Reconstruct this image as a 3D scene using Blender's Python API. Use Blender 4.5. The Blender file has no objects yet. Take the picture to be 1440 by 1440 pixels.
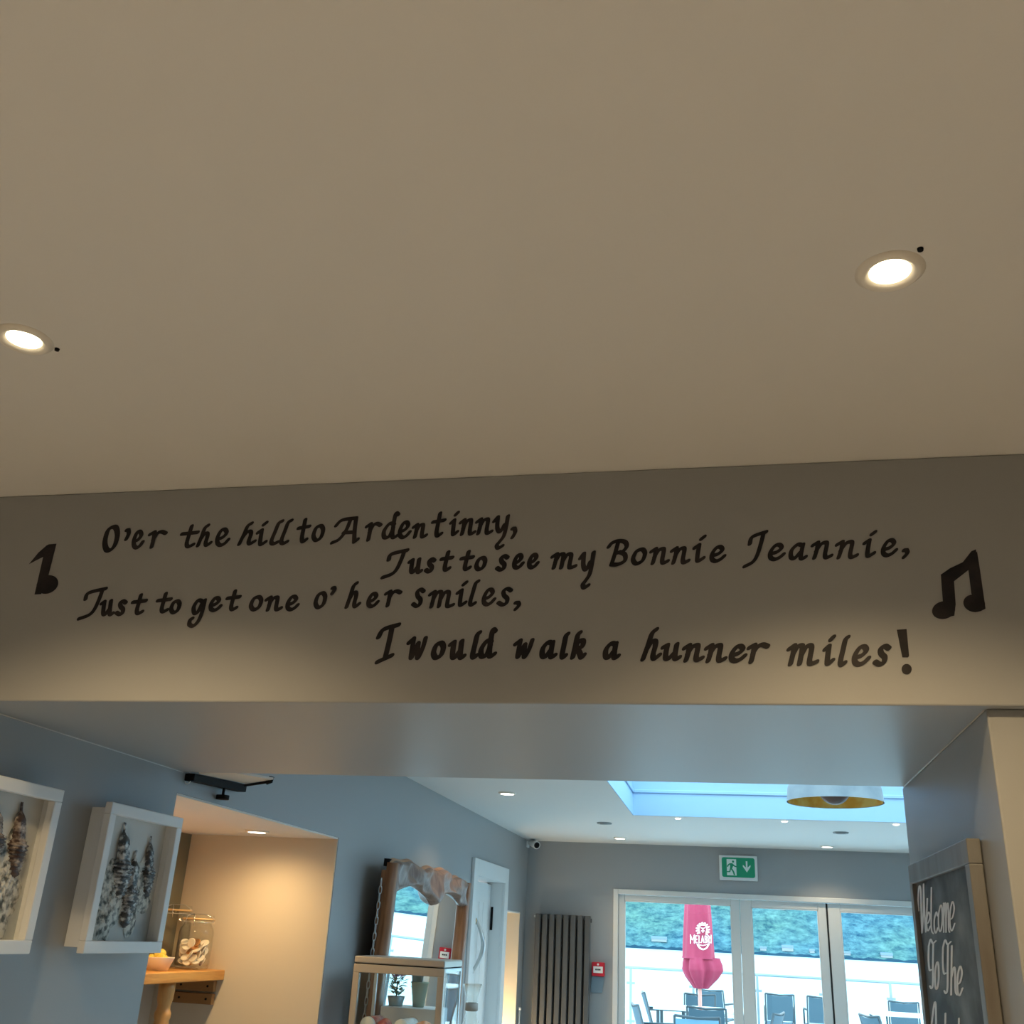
import bpy, math, random
import numpy as np
from mathutils import Vector, Matrix
random.seed(7)
PI = math.pi
SC = bpy.context.scene
COL = SC.collection

# ------------------------------------------------------------------ camera
EYE = 1.65                                   # eye height above the café floor
YAW, PITCH, ROLL, FPX = -0.221409, 0.400572, 0.0529541, 1406.89
_fw = Vector((math.sin(YAW)*math.cos(PITCH), math.cos(YAW)*math.cos(PITCH), math.sin(PITCH)))
_rt = Vector((math.cos(YAW), -math.sin(YAW), 0))
_up = _rt.cross(_fw)
_r = _rt*math.cos(ROLL) + _up*math.sin(ROLL)
_u = -_rt*math.sin(ROLL) + _up*math.cos(ROLL)
cam = bpy.data.cameras.new('camera'); camo = bpy.data.objects.new('camera', cam); COL.objects.link(camo)
M = Matrix((_r, _u, -_fw)).transposed().to_4x4(); M.translation = (0, 0, EYE)
camo.matrix_world = M
cam.sensor_width = 36; cam.sensor_fit = 'HORIZONTAL'; cam.lens = 36*FPX/1440
cam.clip_start = 0.05; cam.clip_end = 20000
SC.camera = camo

def at(x, y, ax, val):
    """where the ray of a photo point meets the plane ax = val (world metres)"""
    d = _r*((x-720)/FPX) - _u*((y-720)/FPX) + _fw
    i = 'xyz'.index(ax)
    t = (val - (EYE if i == 2 else 0))/d[i]
    return Vector((d[0]*t, d[1]*t, d[2]*t + EYE))

# ------------------------------------------------------------------ world, exposure
SC.view_settings.view_transform = 'Standard'; SC.view_settings.look = 'None'
SC.view_settings.gamma = 1; SC.view_settings.use_curve_mapping = False
SC.view_settings.exposure = 0.0
W = bpy.data.worlds.new('overcast sky'); SC.world = W; W.use_nodes = True
nt = W.node_tree; nt.nodes.clear()
o_ = nt.nodes.new('ShaderNodeOutputWorld'); b_ = nt.nodes.new('ShaderNodeBackground')
tc = nt.nodes.new('ShaderNodeTexCoord'); sp = nt.nodes.new('ShaderNodeSeparateXYZ'); rp = nt.nodes.new('ShaderNodeValToRGB')
nt.links.new(tc.outputs['Generated'], sp.inputs[0]); nt.links.new(sp.outputs['Z'], rp.inputs[0])
nt.links.new(rp.outputs[0], b_.inputs[0]); nt.links.new(b_.outputs[0], o_.inputs[0])
rp.color_ramp.elements[0].position = 0.0; rp.color_ramp.elements[0].color = (1.0, 1.0, 1.0, 1)
rp.color_ramp.elements[1].position = 0.85; rp.color_ramp.elements[1].color = (0.36, 0.68, 0.95, 1)
e = rp.color_ramp.elements.new(0.3); e.color = (0.72, 0.93, 1.0, 1)
b_.inputs[1].default_value = 6.0

def portal(name, loc, rot, sx, sy):
    l = bpy.data.lights.new(name, 'AREA'); l.shape = 'RECTANGLE'; l.size = sx; l.size_y = sy
    l.cycles.is_portal = True
    o = bpy.data.objects.new(name, l); COL.objects.link(o); o.location = loc; o.rotation_euler = rot
portal('door_daylight_portal', (1.2, 7.98, 1.0), (PI/2, 0, PI), 4.2, 2.1)
portal('rooflight_daylight_portal', (0.6, 4.65, 2.74), (0, 0, 0), 2.3, 2.5)

# ------------------------------------------------------------------ materials
def mat(name, col, rough=0.5, metal=0.0, noise=None, bump=None, emis=None, spec=None, coat=None):
    m = bpy.data.materials.new(name); m.use_nodes = True
    n = m.node_tree.nodes; L = m.node_tree.links; p = n['Principled BSDF']
    p.inputs['Base Color'].default_value = (*col, 1); p.inputs['Roughness'].default_value = rough
    p.inputs['Metallic'].default_value = metal
    if spec is not None: p.inputs['Specular IOR Level'].default_value = spec
    if coat: p.inputs['Coat Weight'].default_value = coat
    if emis:
        p.inputs['Emission Color'].default_value = (*emis[0], 1); p.inputs['Emission Strength'].default_value = emis[1]
    t = n.new('ShaderNodeTexCoord')
    if noise:                                   # (other colour, scale, detail, lo, hi, stretch)
        c2, sc, lo, hi, st = noise
        mp = n.new('ShaderNodeMapping'); mp.inputs['Scale'].default_value = st
        nz = n.new('ShaderNodeTexNoise'); nz.inputs['Scale'].default_value = sc; nz.inputs['Detail'].default_value = 6
        cr = n.new('ShaderNodeValToRGB'); cr.color_ramp.elements[0].position = lo; cr.color_ramp.elements[1].position = hi
        cr.color_ramp.elements[0].color = (*col, 1); cr.color_ramp.elements[1].color = (*c2, 1)
        L.new(t.outputs['Object'], mp.inputs[0]); L.new(mp.outputs[0], nz.inputs[0]); L.new(nz.outputs[0], cr.inputs[0])
        L.new(cr.outputs[0], p.inputs['Base Color'])
    if bump:
        sc, strg, dist = bump
        nb = n.new('ShaderNodeTexNoise'); nb.inputs['Scale'].default_value = sc; nb.inputs['Detail'].default_value = 4
        bp = n.new('ShaderNodeBump'); bp.inputs['Strength'].default_value = strg; bp.inputs['Distance'].default_value = dist
        L.new(t.outputs['Object'], nb.inputs[0]); L.new(nb.outputs[0], bp.inputs['Height']); L.new(bp.outputs[0], p.inputs['Normal'])
    return m

def glass_mat(name, tint=(0.97, 1, 1), refl=1.0, rough=0.0):
    m = bpy.data.materials.new(name); m.use_nodes = True
    n = m.node_tree.nodes; L = m.node_tree.links; n.clear()
    o = n.new('ShaderNodeOutputMaterial'); mx = n.new('ShaderNodeMixShader'); tr = n.new('ShaderNodeBsdfTransparent')
    gl = n.new('ShaderNodeBsdfGlossy'); fr = n.new('ShaderNodeLayerWeight'); mu = n.new('ShaderNodeMath'); pw = n.new('ShaderNodeMath'); pw.operation = 'POWER'; pw.inputs[1].default_value = 4; ad = n.new('ShaderNodeMath'); ad.inputs[1].default_value = .045
    tr.inputs[0].default_value = (*tint, 1); gl.inputs['Roughness'].default_value = rough; fr.inputs[0].default_value = .5
    mu.operation = 'MULTIPLY'; mu.inputs[1].default_value = refl
    L.new(fr.outputs['Facing'], pw.inputs[0]); L.new(pw.outputs[0], ad.inputs[0]); L.new(ad.outputs[0], mu.inputs[0]); mu.use_clamp = True; L.new(mu.outputs[0], mx.inputs[0]); L.new(tr.outputs[0], mx.inputs[1]); L.new(gl.outputs[0], mx.inputs[2])
    L.new(mx.outputs[0], o.inputs[0]); return m

def wood_mat(name, a, b, scale=6, axis='X', rough=0.4):
    m = bpy.data.materials.new(name); m.use_nodes = True
    n = m.node_tree.nodes; L = m.node_tree.links; p = n['Principled BSDF']; p.inputs['Roughness'].default_value = rough
    t = n.new('ShaderNodeTexCoord'); mp = n.new('ShaderNodeMapping')
    st = [7, 7, 7]; st['XYZ'.index(axis)] = 0.6; mp.inputs['Scale'].default_value = st
    nz = n.new('ShaderNodeTexNoise'); nz.inputs['Scale'].default_value = scale; nz.inputs['Detail'].default_value = 8; nz.inputs['Distortion'].default_value = 1.2
    cr = n.new('ShaderNodeValToRGB'); cr.color_ramp.elements[0].position = .32; cr.color_ramp.elements[1].position = .7
    cr.color_ramp.elements[0].color = (*a, 1); cr.color_ramp.elements[1].color = (*b, 1)
    L.new(t.outputs['Object'], mp.inputs[0]); L.new(mp.outputs[0], nz.inputs[0]); L.new(nz.outputs[0], cr.inputs[0]); L.new(cr.outputs[0], p.inputs['Base Color'])
    return m

M_WALL = mat('grey wall paint', (0.36, 0.375, 0.385), 0.42, bump=(160, .12, .0008), spec=.35)
M_DARKW = mat('dark back wall paint', (.12, .11, .10), .6)  # unseen near-room walls, made dark to cut light bounced onto the beam
M_CEIL = mat('white ceiling paint', (0.78, 0.77, 0.74), 0.8, bump=(120, .08, .0006))
M_CEILF = mat('white far ceiling paint', (0.80, 0.80, 0.78), 0.7, bump=(120, .06, .0006))
M_NICHE = mat('warm niche paint', (0.66, 0.60, 0.50), 0.55, bump=(160, .1, .0008))
M_FLOOR = wood_mat('oak floor boards', (.45, .42, .39), (.56, .53, .49), 2, 'Y', .45)
M_WHITE = mat('white gloss paint', (.80, .82, .82), .35)
M_UPST = mat('rooflight upstand pale blue', (.36, .53, .72), .6)  # blue sky light painted into the white upstand, lining and frame
M_SEAL = mat('pale caulk seam', (.62, .63, .62), .5)
M_UPVC = mat('grey white door frame', (.74, .74, .72), .4)
M_GASKET = mat('black rubber gasket', (.012, .012, .012), .6)
M_GLASS = glass_mat('clear pane glass')
M_JAR = glass_mat('jar glass', (.985, .99, .98), .55)
M_INK = mat('brushed black paint', (.010, .009, .012), .5, noise=((.035, .028, .03), 22, .45, .75, (1, 1, 1)), spec=.3)
M_LED = mat('lit lamp lens', (1, .9, .7), .3, emis=((1, .83, .52), 14))
M_LEDF = mat('lit far lamp lens', (1, .95, .85), .3, emis=((1, .9, .72), 9))
M_TRIM = mat('satin lamp trim', (.86, .82, .74), .4)
M_BLACK = mat('matt black metal', (.008, .008, .009), .7, spec=.15)
M_PALEW = mat('pale painted board', (.62, .56, .48), .5)
M_FRAMEW = mat('white picture frame', (.82, .84, .85), .45, bump=(60, .15, .001))
M_CARD = mat('mottled pale card', (.66, .68, .67), .8, noise=((.42, .47, .50), 9, .5, .72, (1, 1, 1)))
M_ROCK = mat('grey green rock relief', (.10, .115, .11), .75, noise=((.74, .74, .69), 60, .36, .56, (1, 1, 1)), bump=(90, 1, .004))
M_SHELL = mat('dark ribbed relief', (.06, .06, .062), .4, noise=((.72, .73, .72), 70, .46, .64, (1, 1, 1)), bump=(120, .3, .001))
M_SHELLB = mat('brown ribbed relief', (.06, .035, .028), .4, noise=((.55, .48, .42), 45, .48, .66, (1, 1, 1)), bump=(120, .6, .002))
M_OAK = wood_mat('honey oak', (.52, .22, .045), (.80, .43, .12), 5, 'Y', .35)
M_OAKZ = wood_mat('honey oak turned', (.46, .23, .07), (.70, .40, .15), 5, 'Z', .35)
M_WALNUT = wood_mat('carved brown wood', (.15, .055, .02), (.34, .15, .06), 4, 'Z', .35)
M_CARVE = wood_mat('carved grey brown wood', (.14, .075, .052), (.27, .175, .135), 5, 'Z', .42)
M_CRESTT = wood_mat('polished orange crest top', (.30, .12, .045), (.52, .26, .11), 5, 'Y', .3)
M_MIRROR = mat('mirror silver', (.92, .95, .95), .008, 1)
M_CASE = mat('champagne case metal', (.50, .46, .40), .32, .35)
M_CASEA = mat('bright case edge', (.72, .80, .82), .25, .3)
M_STEEL = mat('brushed steel', (.60, .62, .62), .28, 1)
M_BRASS = mat('polished brass', (.85, .58, .22), .2, 1)
M_RAD = mat('anthracite radiator', (.085, .09, .095), .38)
M_RED = mat('red call point plastic', (.55, .012, .03), .35)
M_GREEN = mat('exit sign green', (.0, .30, .15), .4)
M_SIGNW = mat('exit sign pale', (.74, .86, .83), .4)
M_CONC = mat('pale concrete shade', (.34, .35, .35), .85, noise=((.24, .26, .27), 9, .4, .7, (1, 1, 1)))
M_GOLD = mat('gold leaf lining', (1.0, .78, .26), .6, 0, noise=((.92, .52, .08), 16, .42, .62, (1, 1, 1)), bump=(30, .5, .004))
M_BULB = mat('smoky brown bulb', (.16, .10, .085), .45)
M_VENT = mat('grey vent', (.32, .35, .36), .5)
M_SLATE = mat('smeared chalkboard', (.045, .055, .062), .7, noise=((.24, .27, .28), 5, .42, .74, (1, 1, 1.6)))
M_BFRAME = mat('weathered board frame', (.21, .21, .205), .5, noise=((.13, .115, .10), 14, .4, .7, (1, 1, .2)))
M_CHALK = mat('white chalk lettering', (.95, .97, .97), .8)
M_CERAM = mat('white ceramic', (.78, .70, .62), .3)
M_LEMON = mat('yellow fruit', (.82, .60, .08), .45)
M_COINA = mat('pale token', (.82, .76, .66), .45)
M_COINB = mat('bronze token', (.62, .32, .13), .35, .5)
M_LIDW = mat('white lid', (.85, .85, .83), .4)
M_CORK = mat('cork', (.34, .30, .26), .8)
M_SWEETR = mat('red sweets', (.42, .06, .06), .5, noise=((.62, .20, .16), 60, .4, .6, (1, 1, 1)))
M_SWEETO = mat('orange sweets', (.75, .26, .08), .5, noise=((.85, .55, .40), 60, .4, .6, (1, 1, 1)))
M_PARA = mat('pink parasol cloth', (.30, .024, .066), .8, noise=((.23, .017, .05), 5, .4, .7, (1, 1, .4)))
M_POLE = mat('rosy wooden pole', (.60, .30, .25), .6)
M_SLING = mat('blue grey sling mesh', (.040, .085, .115), .75)
M_SLINGL = mat('light blue slats', (.10, .22, .31), .6)
M_CFRAME = mat('dark chair frame', (.025, .045, .055), .5)
M_TABLE = mat('pale table top', (.55, .62, .63), .4)
M_RAIL = mat('steel balustrade', (.22, .30, .33), .4, .6)
M_PAVE = mat('terrace paving', (.62, .65, .64), .8)
M_LEAF = mat('teal green leaves', (.035, .17, .10), .6, noise=((.09, .32, .20), 20, .4, .6, (1, 1, 1)))
M_FLOWER = mat('mauve flowers', (.36, .22, .42), .6)
M_ZINC = mat('zinc planter', (.30, .42, .46), .45, .4)
M_HOUSE = mat('far white render', (.26, .31, .33), .8)
M_ROOF = mat('far slate roof', (.12, .17, .21), .8)

def hill_mat():
    m = bpy.data.materials.new('wooded hillside'); m.use_nodes = True
    n = m.node_tree.nodes; L = m.node_tree.links; p = n['Principled BSDF']; p.inputs['Roughness'].default_value = 1
    p.inputs['Specular IOR Level'].default_value = 0
    t = n.new('ShaderNodeTexCoord')
    n1 = n.new('ShaderNodeTexNoise'); n1.inputs['Scale'].default_value = .07; n1.inputs['Detail'].default_value = 9; n1.inputs['Roughness'].default_value = .78
    n2 = n.new('ShaderNodeTexNoise'); n2.inputs['Scale'].default_value = .006; n2.inputs['Detail'].default_value = 4
    c1 = n.new('ShaderNodeValToRGB'); c1.color_ramp.elements[0].position = .36; c1.color_ramp.elements[1].position = .64
    c1.color_ramp.elements[0].color = (.014, .055, .078, 1); c1.color_ramp.elements[1].color = (.115, .225, .205, 1)
    c2 = n.new('ShaderNodeValToRGB'); c2.color_ramp.elements[0].position = .40; c2.color_ramp.elements[1].position = .62
    c2.color_ramp.elements[0].color = (.9, .93, 1.1, 1); c2.color_ramp.elements[1].color = (1.12, 1.05, .92, 1)
    mx = n.new('ShaderNodeMixRGB'); mx.blend_type = 'MULTIPLY'; mx.inputs[0].default_value = 1
    L.new(t.outputs['Object'], n1.inputs[0]); L.new(t.outputs['Object'], n2.inputs[0]); L.new(n1.outputs[0], c1.inputs[0]); L.new(n2.outputs[0], c2.inputs[0])
    L.new(c1.outputs[0], mx.inputs[1]); L.new(c2.outputs[0], mx.inputs[2]); L.new(mx.outputs[0], p.inputs['Base Color'])
    return m
M_HILL = hill_mat()
def water_mat():
    m = bpy.data.materials.new('loch water'); m.use_nodes = True
    n = m.node_tree.nodes; L = m.node_tree.links; p = n['Principled BSDF']
    p.inputs['Base Color'].default_value = (.35, .42, .43, 1); p.inputs['Roughness'].default_value = .45; p.inputs['IOR'].default_value = 1.33
    t = n.new('ShaderNodeTexCoord'); nb = n.new('ShaderNodeTexNoise'); nb.inputs['Scale'].default_value = .5
    mp = n.new('ShaderNodeMapping'); mp.inputs['Scale'].default_value = (.3, 1, 1)
    bp = n.new('ShaderNodeBump'); bp.inputs['Strength'].default_value = .25; bp.inputs['Distance'].default_value = .3
    L.new(t.outputs['Object'], mp.inputs[0]); L.new(mp.outputs[0], nb.inputs[0]); L.new(nb.outputs[0], bp.inputs['Height']); L.new(bp.outputs[0], p.inputs['Normal'])
    return m
M_WATER = water_mat()

# ------------------------------------------------------------------ mesh helpers
class MB:
    def __init__(s): s.v = []; s.f = []; s.m = []; s.mats = []; s.sm = []
    def mi(s, m):
        if m not in s.mats: s.mats.append(m)
        return s.mats.index(m)
    def add(s, vs, fs, m, smooth=False):
        b = len(s.v); s.v += [tuple(v) for v in vs]; k = s.mi(m)
        for f in fs: s.f.append(tuple(i+b for i in f)); s.m.append(k); s.sm.append(smooth)
        return s
    def box(s, x0, x1, y0, y1, z0, z1, m):
        vs = [(x, y, z) for x in (x0, x1) for y in (y0, y1) for z in (z0, z1)]
        return s.add(vs, [(0,1,3,2),(4,6,7,5),(0,4,5,1),(2,3,7,6),(0,2,6,4),(1,5,7,3)], m)
    def prism(s, pts, off, m, smooth=False):           # polygon (3-D points) swept by vector off
        n = len(pts); off = Vector(off); P = [Vector(p) for p in pts]
        vs = P + [p+off for p in P]
        fs = [tuple(range(n))[::-1], tuple(range(n, 2*n))] + [(i, (i+1) % n, (i+1) % n+n, i+n) for i in range(n)]
        return s.add(vs, fs, m, smooth)
    def lathe(s, prof, m, n=32, c=(0,0,0), smooth=True, cap=True, mod=None):   # prof: (r, z)
        vs = []
        for (r, z) in prof:
            for k in range(n):
                a = 2*PI*k/n; rr = r*(mod(a, z) if mod else 1)
                vs.append((c[0]+rr*math.cos(a), c[1]+rr*math.sin(a), c[2]+z))
        fs = [(i*n+k, i*n+(k+1) % n, (i+1)*n+(k+1) % n, (i+1)*n+k) for i in range(len(prof)-1) for k in range(n)]
        if cap:
            if prof[0][0] > 1e-6: fs.append(tuple(range(n))[::-1])
            if prof[-1][0] > 1e-6: fs.append(tuple(range((len(prof)-1)*n, len(prof)*n)))
        return s.add(vs, fs, m, smooth)
    def tube(s, pts, r, m, n=10, closed=False, smooth=True):
        P = [Vector(p) for p in pts]; N = len(P); vs = []; ref = None
        for i, p in enumerate(P):
            a = P[(i-1) % N] if closed or i > 0 else p; b = P[(i+1) % N] if closed or i < N-1 else p
            t = (b-a).normalized()
            if ref is None:
                ref = Vector((0,0,1)) if abs(t.z) < .9 else Vector((1,0,0))
            u = (ref - t*ref.dot(t)).normalized(); w = t.cross(u); ref = u
            rr = r[i] if isinstance(r, (list, tuple)) else r
            for k in range(n):
                an = 2*PI*k/n; vs.append(p + u*math.cos(an)*rr + w*math.sin(an)*rr)
        fs = []
        for i in range(N if closed else N-1):
            j = (i+1) % N
            fs += [(i*n+k, i*n+(k+1) % n, j*n+(k+1) % n, j*n+k) for k in range(n)]
        if not closed: fs += [tuple(range(n))[::-1], tuple(range((N-1)*n, N*n))]
        return s.add(vs, fs, m, smooth)
    def sphere(s, c, r, m, n=16, sz=1.0):
        prof = [(r*math.sin(PI*i/n), -r*sz*math.cos(PI*i/n)) for i in range(n+1)]
        return s.lathe(prof, m, 2*n, c, True, False)
    def grid(s, fn, nu, nv, m, smooth=True, wrap=False):
        vs = [fn(u/nu, v/nv) for u in range(nu+1) for v in range(nv+1)]
        fs = [(u*(nv+1)+v, (u+1)*(nv+1)+v, (u+1)*(nv+1)+v+1, u*(nv+1)+v+1) for u in range(nu) for v in range(nv)]
        return s.add(vs, fs, m, smooth)
    def build(s, name, parent=None, bevel=0, loc=None):
        me = bpy.data.meshes.new(name); vs = s.v
        if loc is not None: vs = [(v[0]-loc[0], v[1]-loc[1], v[2]-loc[2]) for v in vs]
        me.from_pydata(vs, [], s.f)
        for m in s.mats: me.materials.append(m)
        me.polygons.foreach_set('material_index', s.m); me.polygons.foreach_set('use_smooth', s.sm); me.update()
        o = bpy.data.objects.new(name, me); COL.objects.link(o)
        if loc is not None: o.location = loc
        if parent is not None: o.parent = parent
        if bevel:
            b = o.modifiers.new('bevel', 'BEVEL'); b.width = bevel; b.segments = 2; b.limit_method = 'ANGLE'
        return o
class Root:
    pass
def tag(o, label, cat, group=None, kind=None):
    if label: o['label'] = label
    if cat: o['category'] = cat
    if group: o['group'] = group
    if kind: o['kind'] = kind
    return o
def thing(name, label, cat, loc=(0,0,0), rz=0, group=None):
    o = bpy.data.objects.new(name, None); COL.objects.link(o); o.empty_display_size = .05
    o.location = loc; o.rotation_euler = (0, 0, rz); return tag(o, label, cat, group)
def under(mb, name, root, bevel=0):                    # mesh given in world coordinates under an unrotated Empty
    l = root.matrix_basis.translation
    mb.v = [(v[0]-l[0], v[1]-l[1], v[2]-l[2]) for v in mb.v]
    return mb.build(name, root, bevel)
def struct(mb, name, bevel=0, label=None):
    o = mb.build(name, None, bevel); o['kind'] = 'structure'
    if label: o['label'] = label
    return o
def kids(o): return [c for c in COL.objects if c.parent == o]
def dup(o, loc, rz, label, group=None):
    r = o.copy(); COL.objects.link(r); r.location = loc; r.rotation_euler = (0, 0, rz); r['label'] = label
    if group: r['group'] = group
    for ch in kids(o):
        c = ch.copy(); COL.objects.link(c); c.parent = r
        for g in kids(ch):
            d = g.copy(); COL.objects.link(d); d.parent = c
    return r

# ------------------------------------------------------------------ the two rooms
XL, XJ = -1.475, 0.41                      # left wall, right side of the opening
YB, YF, YS = 1.70, 7.70, 2.59              # beam face, glazed wall, back of the beam
ZT_ = EYE-.1675
ZS, ZC, ZF, ZN = EYE+.3735, EYE+.8153, EYE+.663, EYE+.3165
struct(MB().box(-3.2, 3.2, -3.0, 7.95, -.1, 0, M_FLOOR), 'floor')
struct(MB().box(-3.2, 3.2, -3.0, YB+.02, ZC, ZC+.12, M_CEIL), 'ceiling')
struct(MB().box(-3.2, 3.2, YB, YS, ZS, ZC, M_WALL), 'wall_beam', .003)
struct(MB().box(XJ, 3.2, YB+.02, YS+.02, 0, ZS, M_WALL), 'wall_right', .003)
w = MB().box(-3.2, XL, YB+.02, 2.575, 0, ZS, M_WALL)
w.box(-3.2, XL, 2.575, 3.822, ZN, ZF+.3, M_WALL)
w.box(-3.2, XL, 3.822, 5.985+.06, 0, ZF+.3, M_WALL)
w.box(-3.2, XL, 6.045, 6.90, EYE+.34, ZF+.3, M_WALL)
w.box(-3.2, XL, 6.90, 6.965, 0, ZF+.3, M_WALL)
w.box(-3.2, XL, 6.965, 7.50, EYE+.16, ZF+.3, M_WALL)
w.box(-3.2, XL, 7.50, YF, 0, ZF+.3, M_WALL)
struct(w, 'wall_left')
# warm lining of the niche (its own paint) and of the lit recess
struct(MB().box(-2.2, -2.14, 2.575, 3.816, 0, ZN-.007, M_NICHE), 'wall_niche_back')
struct(MB().box(-2.2, XL-.002, 3.816, 3.8215, 0, ZN-.001, M_NICHE), 'wall_niche_end')
struct(MB().box(-2.2, XL-.002, 2.58, 3.816, ZN-.006, ZN-.0005, M_CEIL), 'ceiling_niche')
struct(MB().box(-2.138, -2.09, 3.70, 3.8155, ZT_, ZN-.007, mat('dark olive boxing', (.20, .18, .12), .6)), 'trim_8')
# seams of pale filler along the soffit
for nm_, x_ in (('trim_9', XL+.001), ('trim_10', XJ-.001)):
    struct(MB().tube([(x_, YB+.03, ZS-.0005), (x_, YS-.005, ZS-.0005)], .0016, M_SEAL, 6), nm_)
r_ = MB().box(-1.80, -1.76, 6.966, 7.499, 0, EYE+.159, M_NICHE)
r_.box(-1.76, XL-.001, 7.49, 7.4995, 0, EYE+.159, M_NICHE); r_.box(-1.76, XL-.001, 6.966, 6.975, 0, EYE+.159, M_NICHE)
r_.box(-1.76, XL-.001, 6.975, 7.49, EYE+.15, EYE+.1595, M_CEIL)
r_.box(-3.2, -1.80, 6.966, 7.499, 0, EYE+.159, M_WALL)
struct(r_, 'wall_recess')
DX0, DX1, DZ = -.836, 3.0, EYE+.351        # glazed door opening
w = MB().box(-3.2, DX0, YF, 7.95, 0, ZF+.3, M_WALL)
w.box(DX0, DX1, YF, 7.95, DZ, ZF+.3, M_WALL); w.box(DX1, 3.2, YF, 7.95, 0, ZF+.3, M_WALL)
struct(w, 'wall_far')
struct(MB().box(3.1, 3.25, YS, 7.95, 0, ZF+.3, M_WALL), 'wall_side')
struct(MB().box(-3.2, -3.05, -3.0, YB, 0, ZC, M_DARKW).box(3.0, 3.2, -3.0, YB, 0, ZC, M_DARKW).box(-3.2, 3.2, -3.1, -2.95, 0, ZC, M_DARKW), 'wall_back')
# far ceiling with the rooflight hole
SX0, SX1, SY0, SY1 = -.535, 1.75, 3.5, 5.90
c_ = MB().box(-3.2, SX0, YS, YF, ZF, ZF+.1, M_CEILF).box(SX1, 3.2, YS, YF, ZF, ZF+.1, M_CEILF)
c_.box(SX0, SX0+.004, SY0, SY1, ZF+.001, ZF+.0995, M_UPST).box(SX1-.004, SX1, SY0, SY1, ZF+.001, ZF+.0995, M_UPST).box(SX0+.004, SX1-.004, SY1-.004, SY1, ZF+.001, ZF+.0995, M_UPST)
c_.box(SX0, SX1, YS, SY0, ZF, ZF+.1, M_CEILF).box(SX0, SX1, SY1, YF, ZF, ZF+.1, M_CEILF)
struct(c_, 'ceiling_far')
u_ = MB(); zt = ZF+.125
zt -= 0
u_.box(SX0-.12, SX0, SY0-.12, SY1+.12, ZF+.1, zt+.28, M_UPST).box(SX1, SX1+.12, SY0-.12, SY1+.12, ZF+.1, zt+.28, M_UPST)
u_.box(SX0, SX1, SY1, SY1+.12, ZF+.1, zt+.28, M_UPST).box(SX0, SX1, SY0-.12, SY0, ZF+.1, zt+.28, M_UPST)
struct(u_, 'window_1')
f_ = MB(); g = .008
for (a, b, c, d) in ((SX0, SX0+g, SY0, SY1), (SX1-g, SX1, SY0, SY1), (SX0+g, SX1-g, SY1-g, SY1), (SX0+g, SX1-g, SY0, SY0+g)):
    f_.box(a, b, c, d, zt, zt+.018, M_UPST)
struct(f_, 'trim_1', .003)
f_ = MB().box(SX0, SX1, SY0, SY1, zt+.27, zt+.276, M_GLASS); struct(f_, 'window_2')
f_ = MB()
for x in (.23, .98): f_.box(x-.02, x+.02, SY0, SY1, zt+.2, zt+.265, M_WHITE)
struct(f_, 'trim_2', .003)

# ------------------------------------------------------------------ folding glazed doors
def leaf(n, x0, x1, zt_, gx0, gx1, gz):
    y0, y1 = YF+.02, YF+.075
    f = MB(); f.box(x0, gx0, y0, y1, .02, zt_, M_UPVC).box(gx1, x1, y0, y1, .02, zt_, M_UPVC)
    f.box(gx0, gx1, y0, y1, gz, zt_, M_UPVC).box(gx0, gx1, y0, y1, .02, .12, M_UPVC)
    o = struct(f, 'door_%d' % n, .004)
    MB().box(gx0-.005, gx1+.005, y0+.022, y0+.034, .11, gz+.005, M_GLASS).build('pane', o)
    g = MB()
    for (a, b, c, d) in ((gx0-.001, gx0+.006, .12, gz), (gx1-.006, gx1+.001, .12, gz)): g.box(a, b, y0+.004, y0+.02, c, d, M_UPVC)
    g.box(gx0, gx1, y0+.004, y0+.02, gz-.006, gz+.001, M_UPVC); g.build('glazing_bead', o)
    return o
ZH = EYE+.318
fr = MB().box(DX0, DX0+.035, YF-.012, YF+.09, 0, DZ, M_UPVC).box(DX0+.035, DX1, YF-.012, YF+.09, ZH, DZ, M_UPVC).box(DX1-.04, DX1, YF-.012, YF+.09, 0, ZH, M_UPVC)
struct(fr, 'trim_3', .004)
leaf(1, DX0+.037, .049, ZH-.003, -.757, -.010, EYE+.276)
leaf(2, .051, .632, ZH-.003, .130, .578, EYE+.270)
leaf(3, .644, 1.40, ZH-.003, .725, 1.32, EYE+.266)
leaf(4, 1.402, 2.18, ZH-.003, 1.48, 2.10, EYE+.266)
leaf(5, 2.182, 2.958, ZH-.003, 2.26, 2.88, EYE+.266)
struct(MB().box(.632, .644, YF+.03, YF+.07, .02, ZH-.003, M_GASKET), 'trim_4')

# ------------------------------------------------------------------ lamps
def lamp_mesh(root, c, r_out, r_in, lens, rim=.006, flush=False):
    t = MB(); prof = [(r_in, -.0006), (r_in+.009, -rim) if flush else (r_in+.004, -rim), (r_out-.006, -rim*.8), (r_out, -.0005), (r_out, 0.0), (r_in, 0.0)]
    t.lathe(prof, M_TRIM, 40, c, True, False); under(t, 'trim_ring', root)
    l = MB().lathe([(0, -.0015 if flush else -rim*.95), (r_in*.99, -.001 if flush else -rim*.9), (r_in*.99, -.0005), (0, -.0005)], lens, 32, c, False, False); under(l, 'lens', root)
def spot(root, c, watts, col, ang, blend, size=.025):
    l = bpy.data.lights.new('lamp_light', 'SPOT'); l.energy = watts; l.color = col; l.spot_size = ang; l.spot_blend = blend; l.shadow_soft_size = size
    o = bpy.data.objects.new('lamp_light', l); COL.objects.link(o); o.parent = root; o.location = (0, 0, -.02)
WARM = (1.0, .71, .37); SOFT = (1.0, .81, .57)
dl = [((-1.046, 1.139), 'lit recessed downlight in ceiling at far left edge of photo', True),
      ((0.2275, 1.139), 'lit recessed downlight in ceiling above the right end of the lettering', True)]
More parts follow.
